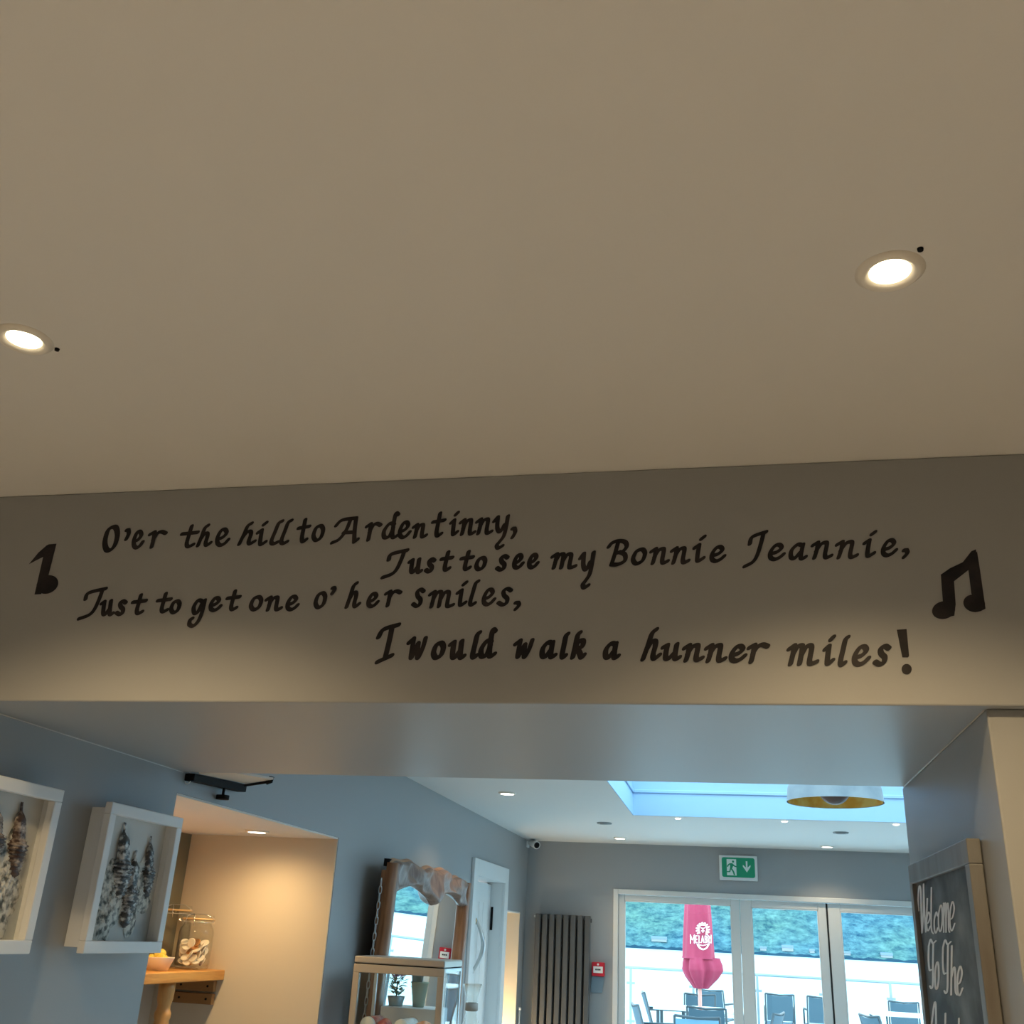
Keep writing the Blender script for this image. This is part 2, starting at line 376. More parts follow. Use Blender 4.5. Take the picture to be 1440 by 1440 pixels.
for (x, y), lab, seen in dl:
    t = thing('downlight', lab, 'downlight', (x, y, ZC), 0, 'downlights in the near ceiling')
    lamp_mesh(t, (x, y, ZC), .0435, .026, M_LED, .007, True)
    q = at(80.5, 490, 'z', ZC) if x < 0 else at(1294, 349, 'z', ZC)
    b = MB().lathe([(0, -.004), (.0035, -.004), (.004, -.0004)], M_BLACK, 9, q, False, False); under(b, 'clip', t)
    spot(t, (x, y), 38, WARM, 2.35, .75)
for x in (-2.3, -1.046, .2275, 1.5):  # unseen downlights added to light the near room
    for y in (-.15, -1.45):
        t = thing('downlight', 'lit recessed downlight in near ceiling behind the viewpoint, above the photo', 'downlight', (x, y, ZC), 0, 'downlights behind the viewpoint')
        lamp_mesh(t, (x, y, ZC), .0435, .026, M_LED, .007, True); spot(t, 0, 76, SOFT, 1.6, .5, .03)

for (x, y), lab, wt in (((-1.09, 5.077), 'lit downlight in far ceiling above the carved mirror', 9),
                    ((-.744, 7.244), 'lit downlight in far ceiling near the glazed wall, left of the exit sign', 9),
                    ((.64, 7.379), 'lit downlight in far ceiling near the glazed wall, right of the exit sign', 9)):
    t = thing('downlight', lab, 'downlight', (x, y, ZF), 0, 'downlights in the far ceiling')
    lamp_mesh(t, (x, y, ZF), .047, .033, M_LEDF, .008); spot(t, 0, wt, (1, .78, .5), 2.2, .7)
x, y = -1.70, 3.575
t = thing('downlight', 'lit downlight in the niche ceiling above the oak table', 'downlight', (x, y, ZN-.006)); lamp_mesh(t, (x, y, ZN-.006), .045, .031, M_LEDF, .007)
spot(t, 0, 10, (1, .66, .30), 3.0, 1.0)
x, y = -1.72, 2.85  # unseen second lamp added to even out the niche light
t = thing('downlight', 'second lit downlight in niche ceiling, hidden behind the wall with the framed reliefs', 'downlight', (x, y, ZN-.006)); lamp_mesh(t, (x, y, ZN-.006), .045, .031, M_LEDF, .007)
spot(t, 0, 24, (1, .66, .30), 2.9, .8, .03)
for (x, y), lab in (((-.745, 6.326), 'round grey ceiling vent left of the rooflight, above the lit downlight'), ((.645, 6.47), 'round grey ceiling vent under the rooflight edge at right')):
    t = thing('ceiling_vent', lab, 'vent', (x, y, ZF), 0, 'round ceiling vents')
    under(MB().lathe([(.030, -.004), (.043, -.008), (.046, -.001), (.046, 0), (.03, 0)], M_VENT, 32, (x, y, ZF), True, False), 'rim', t)
    under(MB().lathe([(0, -.010), (.026, -.010), (.028, -.006), (0, -.001)], M_VENT, 32, (x, y, ZF), True, False), 'disc', t)
for x, lab in ((-.286, 'leftmost of three tiny lit lights along the rooflight edge'), (.301, 'middle of three tiny lit lights along the rooflight edge'), (.889, 'rightmost of three tiny lit lights along the rooflight edge, beside the chalkboard corner')):
    o = MB().lathe([(0, -.005), (.010, -.005), (.016, -.002), (.016, 0)], M_LEDF, 20, (0, 0, 0), True, True).build('edge_light'); o.location = (x, 5.985, ZF)
    tag(o, lab, 'light', 'tiny lights along the rooflight edge')

# pendant in the rooflight
px, py = .478, 4.95; pz = EYE+.637; R_ = .215
t = thing('pendant_lamp', 'concrete dome pendant lamp with gold lining hanging in the rooflight', 'pendant lamp', (px, py, pz))
N_ = 14
pr = [(R_*math.cos(PI/2*i/N_)*.985+.003, .17*math.sin(PI/2*i/N_)**1.0) for i in range(N_+1)]
pr = [(R_, 0)] + [(R_*(1-.10*(z/.2)) if i < 6 else r, z) for i, (r, z) in enumerate([(R_*math.sqrt(max(0, 1-(k/N_)**2.6)), .18*k/N_) for k in range(N_+1)])][1:]
under(MB().lathe(pr, M_CONC, 56, (px, py, pz), True, False), 'shade', t)
pin = [(max(0.0, r-.006), z-.004 if i else 0) for i, (r, z) in enumerate(pr)]
under(MB().lathe(pin, M_GOLD, 56, (px, py, pz+.001), True, False), 'gold_lining', t)
under(MB().sphere((px, py, pz+.062), .072, M_BULB, 14), 'bulb', t)
under(MB().lathe([(0, .11), (.022, .11), (.022, .175), (0, .175)], M_BLACK, 20, (px, py, pz), True, False), 'lamp_holder', t)
under(MB().tube([(px, py, pz+.17), (px, py, zt+.272)], .003, M_BLACK, 8), 'cord', t)

# ------------------------------------------------------------------ painted lettering
G = {
 'O': [[(.60,.03),(.28,.18),(.08,.62),(.18,.93),(.45,.97),(.78,.75),(.95,.35),(.85,.06),(.60,.03)]],
 'o': [[(.60,.04),(.28,.2),(.06,.65),(.2,.94),(.45,.96),(.78,.75),(.95,.32),(.82,.06),(.60,.04)]],
 "'": [[(.35,.12),(.75,.10)],[(.75,.1),(.85,.42),(.55,.75),(.25,1)]],
 ',': [[(.25,.12),(.7,.10)],[(.7,.12),(.85,.42),(.6,.72),(.25,1)]],
 'e': [[(.18,.60),(.55,.50),(.86,.24),(.72,.03),(.42,.10),(.12,.5),(.12,.85),(.38,.98),(.72,.86),(1,.64)]],
 'r': [[(0,.2),(.28,.04)],[(.30,.04),(.22,.5),(.10,1)],[(.2,.52),(.45,.15),(.72,.02),(1,.12)]],
 't': [[(.62,0),(.48,.35),(.30,.82),(.40,.98),(.72,.88)],[(0,.38),(1,.30)]],
 'h': [[(.82,0),(.56,.14),(.34,.5),(.02,1)],[(.22,.70),(.52,.43),(.74,.40),(.76,.55),(.62,.85),(.70,.98),(1,.86)]],
 'i': [[(.05,.46),(.45,.34)],[(.48,.34),(.30,.85),(.40,.98),(.88,.86)],[(.68,.10),(.98,0)]],
 'l': [[(1,0),(.70,.10),(.42,.45),(.10,.88),(.25,1),(.62,.92)]],
 'A': [[(.16,.32),(.40,.10),(.94,.02)],[(.72,.08),(.55,.5),(.28,.86),(0,1)],[(.94,.02),(.88,.5),(.86,.97)],[(.86,.97),(1,.86)],[(.45,.60),(.86,.58)]],
 'd': [[(.74,.46),(.46,.42),(.10,.72),(.12,.98),(.42,.94),(.68,.60)],[(1,.06),(.86,0),(.74,.3),(.62,.85),(.70,.99),(.95,.90)]],
 'n': [[(0,.24),(.26,.06)],[(.28,.06),(.22,.5),(.08,1)],[(.18,.58),(.45,.16),(.70,.06),(.76,.2),(.66,.8),(.74,.98),(1,.86)]],
 'm': [[(0,.24),(.18,.06)],[(.20,.06),(.14,.5),(.05,1)],[(.12,.58),(.30,.14),(.44,.06),(.48,.2),(.38,.98)],[(.44,.58),(.62,.14),(.76,.06),(.82,.2),(.74,.85),(.80,.98),(1,.88)]],
 'u': [[(0,.20),(.24,.06)],[(.26,.06),(.16,.6),(.16,.92),(.34,.95),(.66,.6)],[(.84,.0),(.72,.80),(.80,.98),(1,.88)]],
 's': [[(.98,.14),(.70,.02),(.40,.16),(.44,.42),(.68,.62),(.62,.88),(.32,.99),(.0,.86)]],
 'y': [[(0,.16),(.24,.03)],[(.26,.03),(.22,.36),(.42,.48),(.72,.26)],[(.96,0),(.82,.36),(.66,.62),(.36,.80),(.18,.90),(.28,.99),(.58,.92)]],
 'g': [[(.86,.08),(.58,.04),(.32,.28),(.36,.50),(.56,.46),(.82,.14)],[(.98,.03),(.82,.45),(.60,.78),(.30,.97),(.06,.92),(.10,.76),(.24,.70)]],
 'J': [[(.24,.36),(.36,.16),(.98,.02)],[(.86,.06),(.74,.36),(.56,.70),(.36,.88),(0,1)]],
 'B': [[(0,.26),(.18,.10),(.50,.02),(.84,.06),(.94,.24),(.74,.44),(.46,.50)],[(.56,.47),(.84,.58),(.84,.82),(.50,.97),(.14,.98)],[(.50,.05),(.34,.5),(.14,.98)]],
 'I': [[(.06,.34),(.30,.14),(1,.02)],[(.70,.08),(.56,.45),(.36,.90)],[(0,.99),(.68,.82)]],
 'w': [[(0,.26),(.30,.04)],[(.30,.04),(.20,.5),(.14,.98),(.52,.30)],[(.56,.26),(.50,.98),(.78,.55),(.97,.02)]],
 'a': [[(.78,.08),(.50,.04),(.14,.42),(.10,.86),(.32,.95),(.66,.55)],[(.84,.03),(.70,.80),(.78,.98),(1,.86)]],
 'k': [[(.66,0),(.46,.12),(.26,.55),(.04,1)],[(.26,.62),(.55,.36),(.92,.34),(.84,.56),(.36,.64)],[(.36,.64),(.60,.80),(.78,1),(1,.90)]],
}
def spline(pts, n=9):
    if len(pts) < 3:
        return [(pts[0][0]+(pts[1][0]-pts[0][0])*i/n, pts[0][1]+(pts[1][1]-pts[0][1])*i/n) for i in range(n+1)]
    P = [pts[0]]+list(pts)+[pts[-1]]; out = []
    if pts[0] == pts[-1]: P[0] = pts[-2]; P[-1] = pts[1]
    for i in range(1, len(P)-2):
        for k in range(n):
            t = k/n; r = []
            for c in (0, 1):
                a, b, d, e = P[i-1][c], P[i][c], P[i+1][c], P[i+2][c]
                r.append(.5*(2*b+(d-a)*t+(2*a-5*b+4*d-e)*t*t+(3*b-a-3*d+e)*t**3))
            out.append(tuple(r))
    out.append(tuple(pts[-1])); return out
def pen(mb, path, hw, rad, ang, place, m):               # broad nib sweep in photo units, laid on a surface by place()
    ca, sa = math.cos(ang), -math.sin(ang)
    def sup(dx, dy):                                     # outermost point of the nib ellipse in direction (dx, dy)
        u, v = dx*ca+dy*sa, -dx*sa+dy*ca
        L = math.sqrt((hw*u)**2+(rad*v)**2) or 1
        eu, ev = hw*hw*u/L, rad*rad*v/L
        return (eu*ca-ev*sa, eu*sa+ev*ca)
    def stamp(p, k):
        q = []
        for i in range(12):
            a = 2*PI*i/12; eu, ev = hw*math.cos(a), rad*math.sin(a); q.append((p[0]+eu*ca-ev*sa, p[1]+eu*sa+ev*ca))
        mb.add([place(x, y, k) for x, y in q], [tuple(range(12))[::-1]], m)
    for i in range(len(path)):
        pen.k += 1; stamp(path[i], pen.k)
        if i+1 < len(path):
            p, q = path[i], path[i+1]; dx, dy = q[0]-p[0], q[1]-p[1]; L = math.hypot(dx, dy)
            if L < 1e-6: continue
            s = sup(-dy/L, dx/L); pen.k += 1
            mb.add([place(p[0]-s[0], p[1]-s[1], pen.k), place(p[0]+s[0], p[1]+s[1], pen.k), place(q[0]+s[0], q[1]+s[1], pen.k), place(q[0]-s[0], q[1]-s[1], pen.k)], [(0,1,2,3)], m)
pen.k = 0
def on_beam(x, y, k): return at(x, y, 'y', YB - .0008 - (k % 97)*4e-6)
def word(letters, w, rad, ang, name, root):
    mb = MB()
    for ch, x0, x1, y0, y1 in letters:
        hx, hy = w*.5*math.cos(ang)*.9+.3, w*.5*math.sin(ang)*.7+rad*.6
        if ch == '!':
            mb.add([on_beam(*p, 1) for p in ((x0, y0+1), (x0+14, y0), (x0+17.5, y0+38), (x0+16, y0+40), (x0+8, y0+40))], [(4,3,2,1,0)], m=M_INK)
            c = [(x0+14+7.2*math.cos(a), y1-7.5+7.5*math.sin(a)) for a in [2*PI*i/18 for i in range(18)]]
            mb.add([on_beam(*p, 2) for p in c], [tuple(range(18))[::-1]], M_INK); continue
        for st in G[ch]:
            ww = w*(1.25 if ch == 'O' else .80 if ch == 'w' else 1)
            pen(mb, spline([(x0+hx+(x1-x0-2*hx)*a, y0+hy+(y1-y0-2*hy)*b) for a, b in st]), ww/2, rad, ang, on_beam, M_INK)
    return under(mb, name, root)
A1 = math.radians(38)
def verse(label, words, w, rad):
    c = at(words[0][0][1], words[0][0][4], 'y', YB-.001)
    t = thing('painted_verse', label, 'lettering', c, 0, 'lines of the painted verse')
    for wd in words: word(wd, w, rad, A1, 'painted_word', t)
verse('hand-painted black line "O\'er the hill to Ardentinny," topmost on beam', [
 [('O',143,169,737.5,777.5),("'",173,185,741,761),('e',184,203.5,744,773.5),('r',208,236,744.5,772)],
 [('t',253,281,737,772),('h',275,299,736,770),('e',301,324,741,770)],
 [('h',333,361,733,768),('i',359,378,732,769),('l',377,400,730,767.5),('l',391,413,729,767)],
 [('t',417,438,728,765),('o',437,458,736,763)],
 [('A',464,506,725,766),('r',513,538,733,762),('d',535,563,719,759),('e',558,579,731,759),('n',579,602,734,758),('t',606,628,719,757),('i',631,647,718,755),('n',645,670,727,754),('n',668,694,726,753),('y',692,718,723,774),(',',716,728.5,739,758.5)]], 7.4, 2.0)
verse('hand-painted black line "Just to see my Bonnie Jeannie," starting mid beam', [
 [('J',535,576.5,770,815),('u',573,595,783.5,808),('s',596,614,783,807),('t',618,639,773.5,805)],
 [('t',646,668,773,804),('o',666,686,781,804)],
 [('s',696,717,778.5,804.5),('e',719,738,777,802),('e',740,759,776.5,801.5)],
 [('m',774,812,775,801.5),('y',813,838.5,774,830)],
 [('B',853,886,757,797.5),('o',886,911,769,796),('n',913,942,767.5,795),('n',942,971,766.5,794.5),('i',973,994,751.5,792.5),('e',996,1021.5,765.5,792.5)],
 [('J',1044,1081,744,799.5),('e',1078,1105,762.5,790),('a',1107,1136,762,789),('n',1140,1172,758.5,787.5),('n',1174,1208,757.5,787),('i',1212,1234,745,785.5),('e',1237,1263,756,784.5),(',',1266,1280.5,769.5,786.5)]], 7.8, 2.2)
verse('hand-painted black line "Just to get one o\' her smiles," beside the single note', [
 [('J',108,152.5,824,873),('u',140,161.5,842,867.5),('s',161,180,842,867),('t',184,208,834,866)],
 [('t',219,243,832,863.5),('o',237,256,842,864.5)],
 [('g',262,291.5,840,884),('e',292,313,837.5,861.5),('t',317,340,828.5,860.5)],
 [('o',349,371,836,860.5),('n',372,398,836,860.5),('e',400,421.5,835.5,860.5)],
 [('o',440,461,830.5,857.5),("'",463,474,823,837)],
 [('h',484,508,817,856.5),('e',514,534,831.5,856),('r',540,566,828,854.5)],
 [('s',578,599,825.5,855.5),('m',602,640,828,856),('i',640,659,816,854.5),('l',657,675.5,814.5,853.5),('e',676,698,825.5,853.5),('s',698,722,824.5,853.5),(',',720,734,843.5,859.5)]], 7.4, 2.1)
verse('hand-painted black line "I would walk a hunner miles!" lowest on beam', [
 [('I',527,564,874,935)],
 [('w',571,603,893,929.5),('o',605,628,900,929),('u',630,656,898,929),('l',660,678,886,928),('d',671,700,882,927)],
 [('w',721,753,896,928),('a',757,784,899,928),('l',786,802,888,928),('k',801,825,886,928)],
 [('a',846,873,900.5,929)],
 [('h',900,931,881.5,930.5),('u',929,959,902.5,930.5),('n',959,991,902.5,932),('n',990,1023,902.5,933),('e',1023,1051,904.5,933.5),('r',1050,1083,902.5,934)],
 [('m',1106,1152,902.5,937.5),('i',1156,1176,892,937.5),('l',1177,1196,892.5,938.5),('e',1196,1225,905,938.5),('s',1227,1254,904.5,938),('!',1261,1284,884.5,948.5)]], 9.6, 2.6)
def note(label, polys):
    c = at(polys[0][0][0], polys[0][0][1], 'y', YB-.001); mb = MB()
    for k, p in enumerate(polys):
        mb.add([at(x, y, 'y', YB-.0009-k*2e-5) for x, y in p], [tuple(range(len(p)))[::-1]], M_INK)
    o = mb.build('music_note', None, 0, c); return tag(o, label, 'music note')
def ell(cx, cy, a, b, th, n=24):
    return [(cx+a*math.cos(t)*math.cos(th)-b*math.sin(t)*math.sin(th), cy+a*math.cos(t)*math.sin(th)+b*math.sin(t)*math.cos(th)) for t in [2*PI*i/n for i in range(n)]]
note('single painted black quaver at left end of the beam', [
 [(79.5,764.5),(68,765.5),(61,781.5),(48.5,836),(58,835.5),(68,810)],
 [(40.5,793.5),(54,777),(66,766.5),(74,766),(64,781.5),(52,787.5)],
 ell(66.5, 822, 16, 12.5, -.45)])
note('painted black pair of beamed quavers at right end of the beam', [
 [(1323,808),(1336,799),(1354,790.5),(1366,775),(1372.5,772.5),(1375,800),(1364,800),(1341.5,817.5),(1330,822)],
 [(1323,808),(1341.5,815),(1344,850),(1342,866),(1330,868),(1326,848)],
 [(1361,795),(1374,775),(1378,800),(1386,856),(1378,860),(1366,835)],
 ell(1327, 858, 16.5, 12.5, -.2), ell(1370, 848.5, 15.5, 12.3, .2)])

# ------------------------------------------------------------------ box-framed reliefs on the left wall
def picture(label, y0, y1, shells, back_in, smat):
    z0, z1 = EYE-.082, EYE+.245; xf = -1.415; t = thing('framed_relief', label, 'picture', (XL, (y0+y1)/2, z0), 0, 'box-framed reliefs on the left wall')
    w_ = .026
    f = MB().box(xf-.018, xf, y0, y1, z1-w_, z1, M_FRAMEW).box(xf-.018, xf, y0, y1, z0, z0+w_, M_FRAMEW)
    f.box(xf-.018, xf, y0, y0+w_, z0+w_, z1-w_, M_FRAMEW).box(xf-.018, xf, y1-w_, y1, z0+w_, z1-w_, M_FRAMEW)
    under(f, 'frame', t, .002)
    b = back_in; xb = XL+.001; bm = MB()
    bm.box(xb, xf-.018, y0+b, y1-b, z1-b-.012, z1-b, M_FRAMEW).box(xb, xf-.018, y0+b, y1-b, z0+b, z0+b+.012, M_FRAMEW)
    bm.box(xb, xf-.018, y0+b, y0+b+.010, z0+b+.012, z1-b-.012, M_FRAMEW).box(xb, xf-.018, y1-b-.010, y1-b, z0+b+.012, z1-b-.012, M_FRAMEW)
    under(bm, 'shadow_box', t)
    xc = XL+.026
    under(MB().box(xc-.004, xc, y0+b+.010, y1-b-.010, z0+b+.012, z1-b-.012, M_CARD), 'backing_card', t)
    rnd = random.Random(int(y0*1000)); ym = (y0+y1)/2
    def blob(cy, cz, ry, rz, h, seed):
        rr = random.Random(seed); k = [rr.uniform(-.14, .14) for _ in range(9)]
        def fn(u, v):
            a = 2*PI*v; rad = u*(1+sum(k[i]*math.sin((i+2)*a+i) for i in range(9))*.8)
            hh = h*max(0, 1-u**2.2)*(.7+.3*math.sin(31*u*math.cos(a)+5*seed)*math.cos(27*u*math.sin(a)))+.0012
            return (xc+hh, cy+ry*rad*math.cos(a), cz+rz*rad*math.sin(a))
        return fn
    rb = MB()
    for i, (cy, cz, ry, rz, h) in enumerate(shells['rock']): rb.grid(blob(ym+cy, z0+cz, ry, rz, h, i+3), 16, 48, M_ROCK)
    under(rb, 'rocky_ground', t)
    for (ax_, ay_, bx2, by2, wd) in shells['figs']:
        a_ = at(ax_, ay_, 'x', XL+.04); b_2 = at(bx2, by2, 'x', XL+.04)
        H = a_.z-b_2.z; prof = []; n = 72
        for i in range(n+1):
            s = i/n
            if s < .13: r = .13+.03*s/.13
            elif s < .24: r = .16+.42*((s-.13)/.11)**.7
            elif s < .50: r = .58+.08*(s-.24)/.26
            elif s < .56: r = .66+.34*(s-.50)/.06
            else: r = 1.0-.62*((s-.56)/.44)**1.5
            if s > .985: r *= .5
            if s > .52: r *= 1+.13*math.cos((s-.52)*9*2*PI/.48)
            elif s > .24: r *= 1+.05*math.cos(s*110)
            prof.append((r*wd, s))
        nn = 16; vs = []
        for r, s in prof:
            for k in range(nn):
                a = -PI/2+PI*k/(nn-1)
                dent = .80 if (abs(math.sin(a)) < .25 and .26 < s < .5 and int(s*60) % 2 == 0) else 1
                vs.append((xc+.004+.62*r*dent*math.cos(a), a_.y+(b_2.y-a_.y)*s+r*math.sin(a), a_.z-s*H))
        fs = [(i*nn+k, i*nn+k+1, (i+1)*nn+k+1, (i+1)*nn+k) for i in range(n) for k in range(nn-1)]
        under(MB().add(vs, fs, smat, True), 'ribbed_figure', t)
    return t
picture('white box frame with three grey ribbed figures, nearer the niche', 2.19, 2.527,
    {'rock': [(-.075, .075, .060, .050, .010), (-.06, .13, .055, .075, .009), (.055, .135, .065, .085, .010), (.0, .13, .07, .06, .008)],
     'figs': [(181, 1157, 172, 1264, .036), (217.5, 1176, 209, 1264, .026), (197, 1196, 179, 1305, .031)]}, .012, M_SHELL)
picture('white box frame with brown ribbed figures, cut off by left photo edge', 1.715, 2.003,
    {'rock': [(.05, .13, .060, .105, .010), (-.03, .10, .07, .085, .011), (.02, .09, .075, .05, .009)],
     'figs': [(3, 1129, -8, 1215, .030), (37, 1128, 24, 1235, .028), (-42, 1120, -52, 1240, .030)]}, .006, M_SHELLB)

# ------------------------------------------------------------------ black bracket shelf above the niche
t = thing('wall_bracket', 'black wall bracket with pale flap above the niche, under the beam', 'bracket', (XL, 2.75, EYE+.37))
under(MB().prism([(XL, 2.60, EYE+.352), (XL, 2.60, EYE+.372), (XL, 2.925, EYE+.389), (XL, 2.925, EYE+.366)], (.03, 0, 0), M_BLACK), 'bar', t, .002)
A_, B_, C_ = (XL+.03, 2.62, EYE+.374), (XL+.03, 2.92, EYE+.390), (XL+.125, 2.90, EYE+.402)
under(MB().prism([A_, B_, C_, (XL+.10, 2.66, EYE+.386)], (0, 0, .006), M_PALEW), 'flap', t)
under(MB().tube([(XL+.03, 2.91, EYE+.384), (XL+.10, 2.91, EYE+.395), (XL+.105, 2.91, EYE+.396)], .004, M_BLACK, 8).tube([(XL+.10, 2.91, EYE+.395), (XL+.112, 2.91, EYE+.398), (XL+.114, 2.91, EYE+.412)], .008, M_BLACK, 10), 'hook', t)
kx, ky = XL+.02, 2.80
under(MB().lathe([(.004, 0), (.004, .024)], M_BLACK, 12, (kx, ky, EYE+.336)).lathe([(0, -.012), (.019, -.012), (.019, 0), (0, 0)], M_BLACK, 20, (kx, ky, EYE+.340), False, False), 'knob', t)
ca_ = [(XL+.008+.010*math.sin(a), 2.606, EYE+.360+.016*math.cos(a)) for a in [i*2*PI/18 for i in range(19)]]
under(MB().tube(ca_, .0014, M_WHITE, 6), 'cable_loop', t)

# ------------------------------------------------------------------ niche: oak table and what stands on it
ZT = EYE-.168
t = thing('niche_table', 'honey oak table with turned legs standing in the lit niche', 'table', (-2.0, 3.2, 0))
under(MB().box(-2.138, -1.862, 2.60, 3.814, ZT-.034, ZT, M_OAK), 'tabletop', t, .003)
for ly in (3.49, 2.72):
    zt_ = ZT-.034; pr = [(.0, 0), (.022, 0), (.026, .05), (.019, .12), (.026, .3), (.030, .6), (.026, .9), (.031, 1.10), (.034, 1.22), (.031, 1.29), (.024, 1.33), (.028, 1.338), (.028, 1.352), (.023, 1.362), (.022, 1.375), (.027, 1.395), (.028, zt_-.02), (.028, zt_), (0, zt_)]
    under(MB().lathe(pr, M_OAKZ, 28, (-1.91, ly, 0), True, False), 'leg', t)
dk = mat('oak batten', (.36, .19, .07), .5)
for z in (ZT-.075, ZT-.118):
    b = under(MB().box(-2.085, -1.888, 3.792, 3.815, z, z+.036, dk), 'batten', t, .002)
    for bx in (-1.912, -2.02):
        m_ = MB().lathe([(0, 0), (.004, 0), (.004, .003), (0, .003)], M_BLACK, 10, (0, 0, 0), False, False)
        m_.v = [(bx+v[0]+2.0, 3.7925-3.2-v[2], v[1]+z+.018) for v in m_.v]; m_.build('screw', b)
def clip_jar(label, x, y, r, h, fill):
    t = thing('glass_jar', label, 'jar', (x, y, ZT+.0005), 0, 'clip-top jars in the niche')
    z = ZT+.0005
    pr = [(0, .003), (r*.9, .003), (r*.98, .01), (r, .025), (r, h*.68), (r*.94, h*.75), (r*.80, h*.82), (r*.78, h*.88), (r*.86, h*.90)]
    pi = [(r*.82, h*.90), (r*.74, h*.88), (r*.76, h*.82), (r*.90, h*.745), (r*.955, h*.67), (r*.955, .028), (r*.9, .012), (0, .01)]
    under(MB().lathe(pr+pi, M_JAR, 40, (x, y, z), True, False), 'body', t)
    under(MB().lathe([(0, h*.93), (r*.84, h*.93), (r*.90, h*.95), (r*.86, h*.99), (0, h)], M_JAR, 40, (x, y, z), True, False), 'lid', t)
    under(MB().tube([(x+r*.88*math.cos(a), y+r*.88*math.sin(a), z+h*.915) for a in [2*PI*i/32 for i in range(32)]], .0035, mat('amber seal', (.62, .42, .20), .5), 8, True), 'seal', t)
    cl = MB().tube([(x+r*.92*math.cos(a), y+r*.92*math.sin(a), z+h*.86) for a in [2*PI*i/32 for i in range(32)]], .0016, M_STEEL, 6, True)
    for s in (-1, 1):
        cl.tube([(x+s*.016, y-r*.93, z+h*.80), (x+s*.016, y-r*1.02, z+h*.88), (x+s*.014, y-r*.95, z+h*.97), (x, y-r*.6, z+h*1.005)], .0016, M_STEEL, 6)
        cl.tube([(x+s*r*.93, y, z+h*.86), (x+s*r*.98, y, z+h*.93), (x+s*r*.5, y, z+h*1.005), (x, y-r*.55, z+h*1.006)], .0014, M_STEEL, 6)
    under(cl, 'wire_clip', t)
    return t
jx, jy = -1.937, 3.69
jr = .0625
clip_jar('clip-top glass jar part filled with tokens, in front', jx, jy, jr, .185, True)
rnd = random.Random(3); spots = []
for lv in range(6):
    for k in range(8):
        a = k*PI/4+lv*.5; rr = jr*(.60 if k % 4 else .2)
        spots.append((jx+rr*math.cos(a), jy+rr*math.sin(a), ZT+.027+lv*.0125))
base = None
for i, (x, y, z) in enumerate(spots):
    if base is None:
        base = MB().lathe([(0, -.002), (.0145, -.002), (.0155, -.0012), (.0155, .0012), (.0145, .002), (0, .002)], M_COINA, 20, (0, 0, 0), False, False).build('token')
        alt = MB().lathe([(0, -.002), (.0145, -.002), (.0155, -.0012), (.0155, .0012), (.0145, .002), (0, .002)], M_COINB, 20, (0, 0, 0), False, False); o = base
    else:
        o = base.copy(); COL.objects.link(o)
        if i % 4 == 0:
            o.data = COIN2
    if i == 0:
        tmp = alt.build('token_mesh_source'); COIN2 = tmp.data; bpy.data.objects.remove(tmp)
    o.location = (x, y, z); o.rotation_euler = (rnd.uniform(.4, 1.5), rnd.uniform(-.3, .3), rnd.uniform(-.9, .9))
    bz = o.data is COIN2
    tag(o, 'bronze round token inside the front glass jar' if bz else 'pale round token inside the front glass jar', 'token', 'bronze tokens in the jar' if bz else 'pale tokens in the jar')
bx, by = -2.058, 3.742
clip_jar('taller clip-top glass jar behind, half hidden by the framed relief', bx, by, .060, .215, False)
p = at(219, 1366, 'x', -1.93); cx, cy = at(221, 1365, 'z', ZT)[0:2]
t = thing('small_bowl', 'small white ceramic bowl of lemons at front of oak table', 'bowl', (cx, cy, ZT))
pr = [(0, .002), (.030, .002), (.031, .0), (.034, .0), (.050, .040), (.052, .043), (.048, .043), (.032, .006), (0, .006)]
under(MB().lathe(pr, M_CERAM, 36, (cx, cy, ZT+.0005), True, False), 'body', t)
lem = None
for i, (dx, dy, dz) in enumerate(((-.02, -.012, .034), (.013, -.012, .036), (0, .02, .034), (.002, -.002, .052))):
    if lem is None: lem = MB().sphere((0, 0, 0), .017, M_LEMON, 10, 1.25).build('lemon'); o = lem
    else: o = lem.copy(); COL.objects.link(o)
    o.location = (cx+dx, cy+dy, ZT+dz); o.rotation_euler = (1.2, .3*i, i*.8); tag(o, 'small lemon heaped in the white ceramic bowl', 'lemon', 'lemons in the bowl')

# ------------------------------------------------------------------ carved mirror on the left wall
t = thing('carved_mirror', 'carved brown wooden overmantel mirror on left wall beside the white door', 'mirror', (0, 0, 0))
al, be = math.radians(2.0), math.radians(1.6)
nrm = Vector((math.cos(al)*math.cos(be), math.cos(al)*math.sin(be), -math.sin(al)))
ax_y = Vector((-math.sin(be), math.cos(be), 0)); ax_z = nrm.cross(ax_y)
O_ = Vector((-1.415, 4.90, EYE-.20)); t.location = O_
def mp(y, z, x=0): return ax_y*y + ax_z*z + nrm*x
mw, m0, m1 = .76, -.325, .475
def mbox(mb, y0, y1, z0, z1, x0, x1, m):
    vs = [mp(y, z, x) for x in (x0, x1) for y in (y0, y1) for z in (z0, z1)]
    mb.add(vs, [(0,1,3,2),(4,6,7,5),(0,4,5,1),(2,3,7,6),(0,2,6,4),(1,5,7,3)], m)
g = MB(); mbox(g, -mw+.06, mw-.06, m0+.03, m1-.06, 0, .003, M_MIRROR); g.build('mirror_glass', t)
bk = MB(); mbox(bk, -mw+.01, mw-.01, m0, m1-.05, -.022, -.002, M_WALNUT); bk.build('backboard', t)
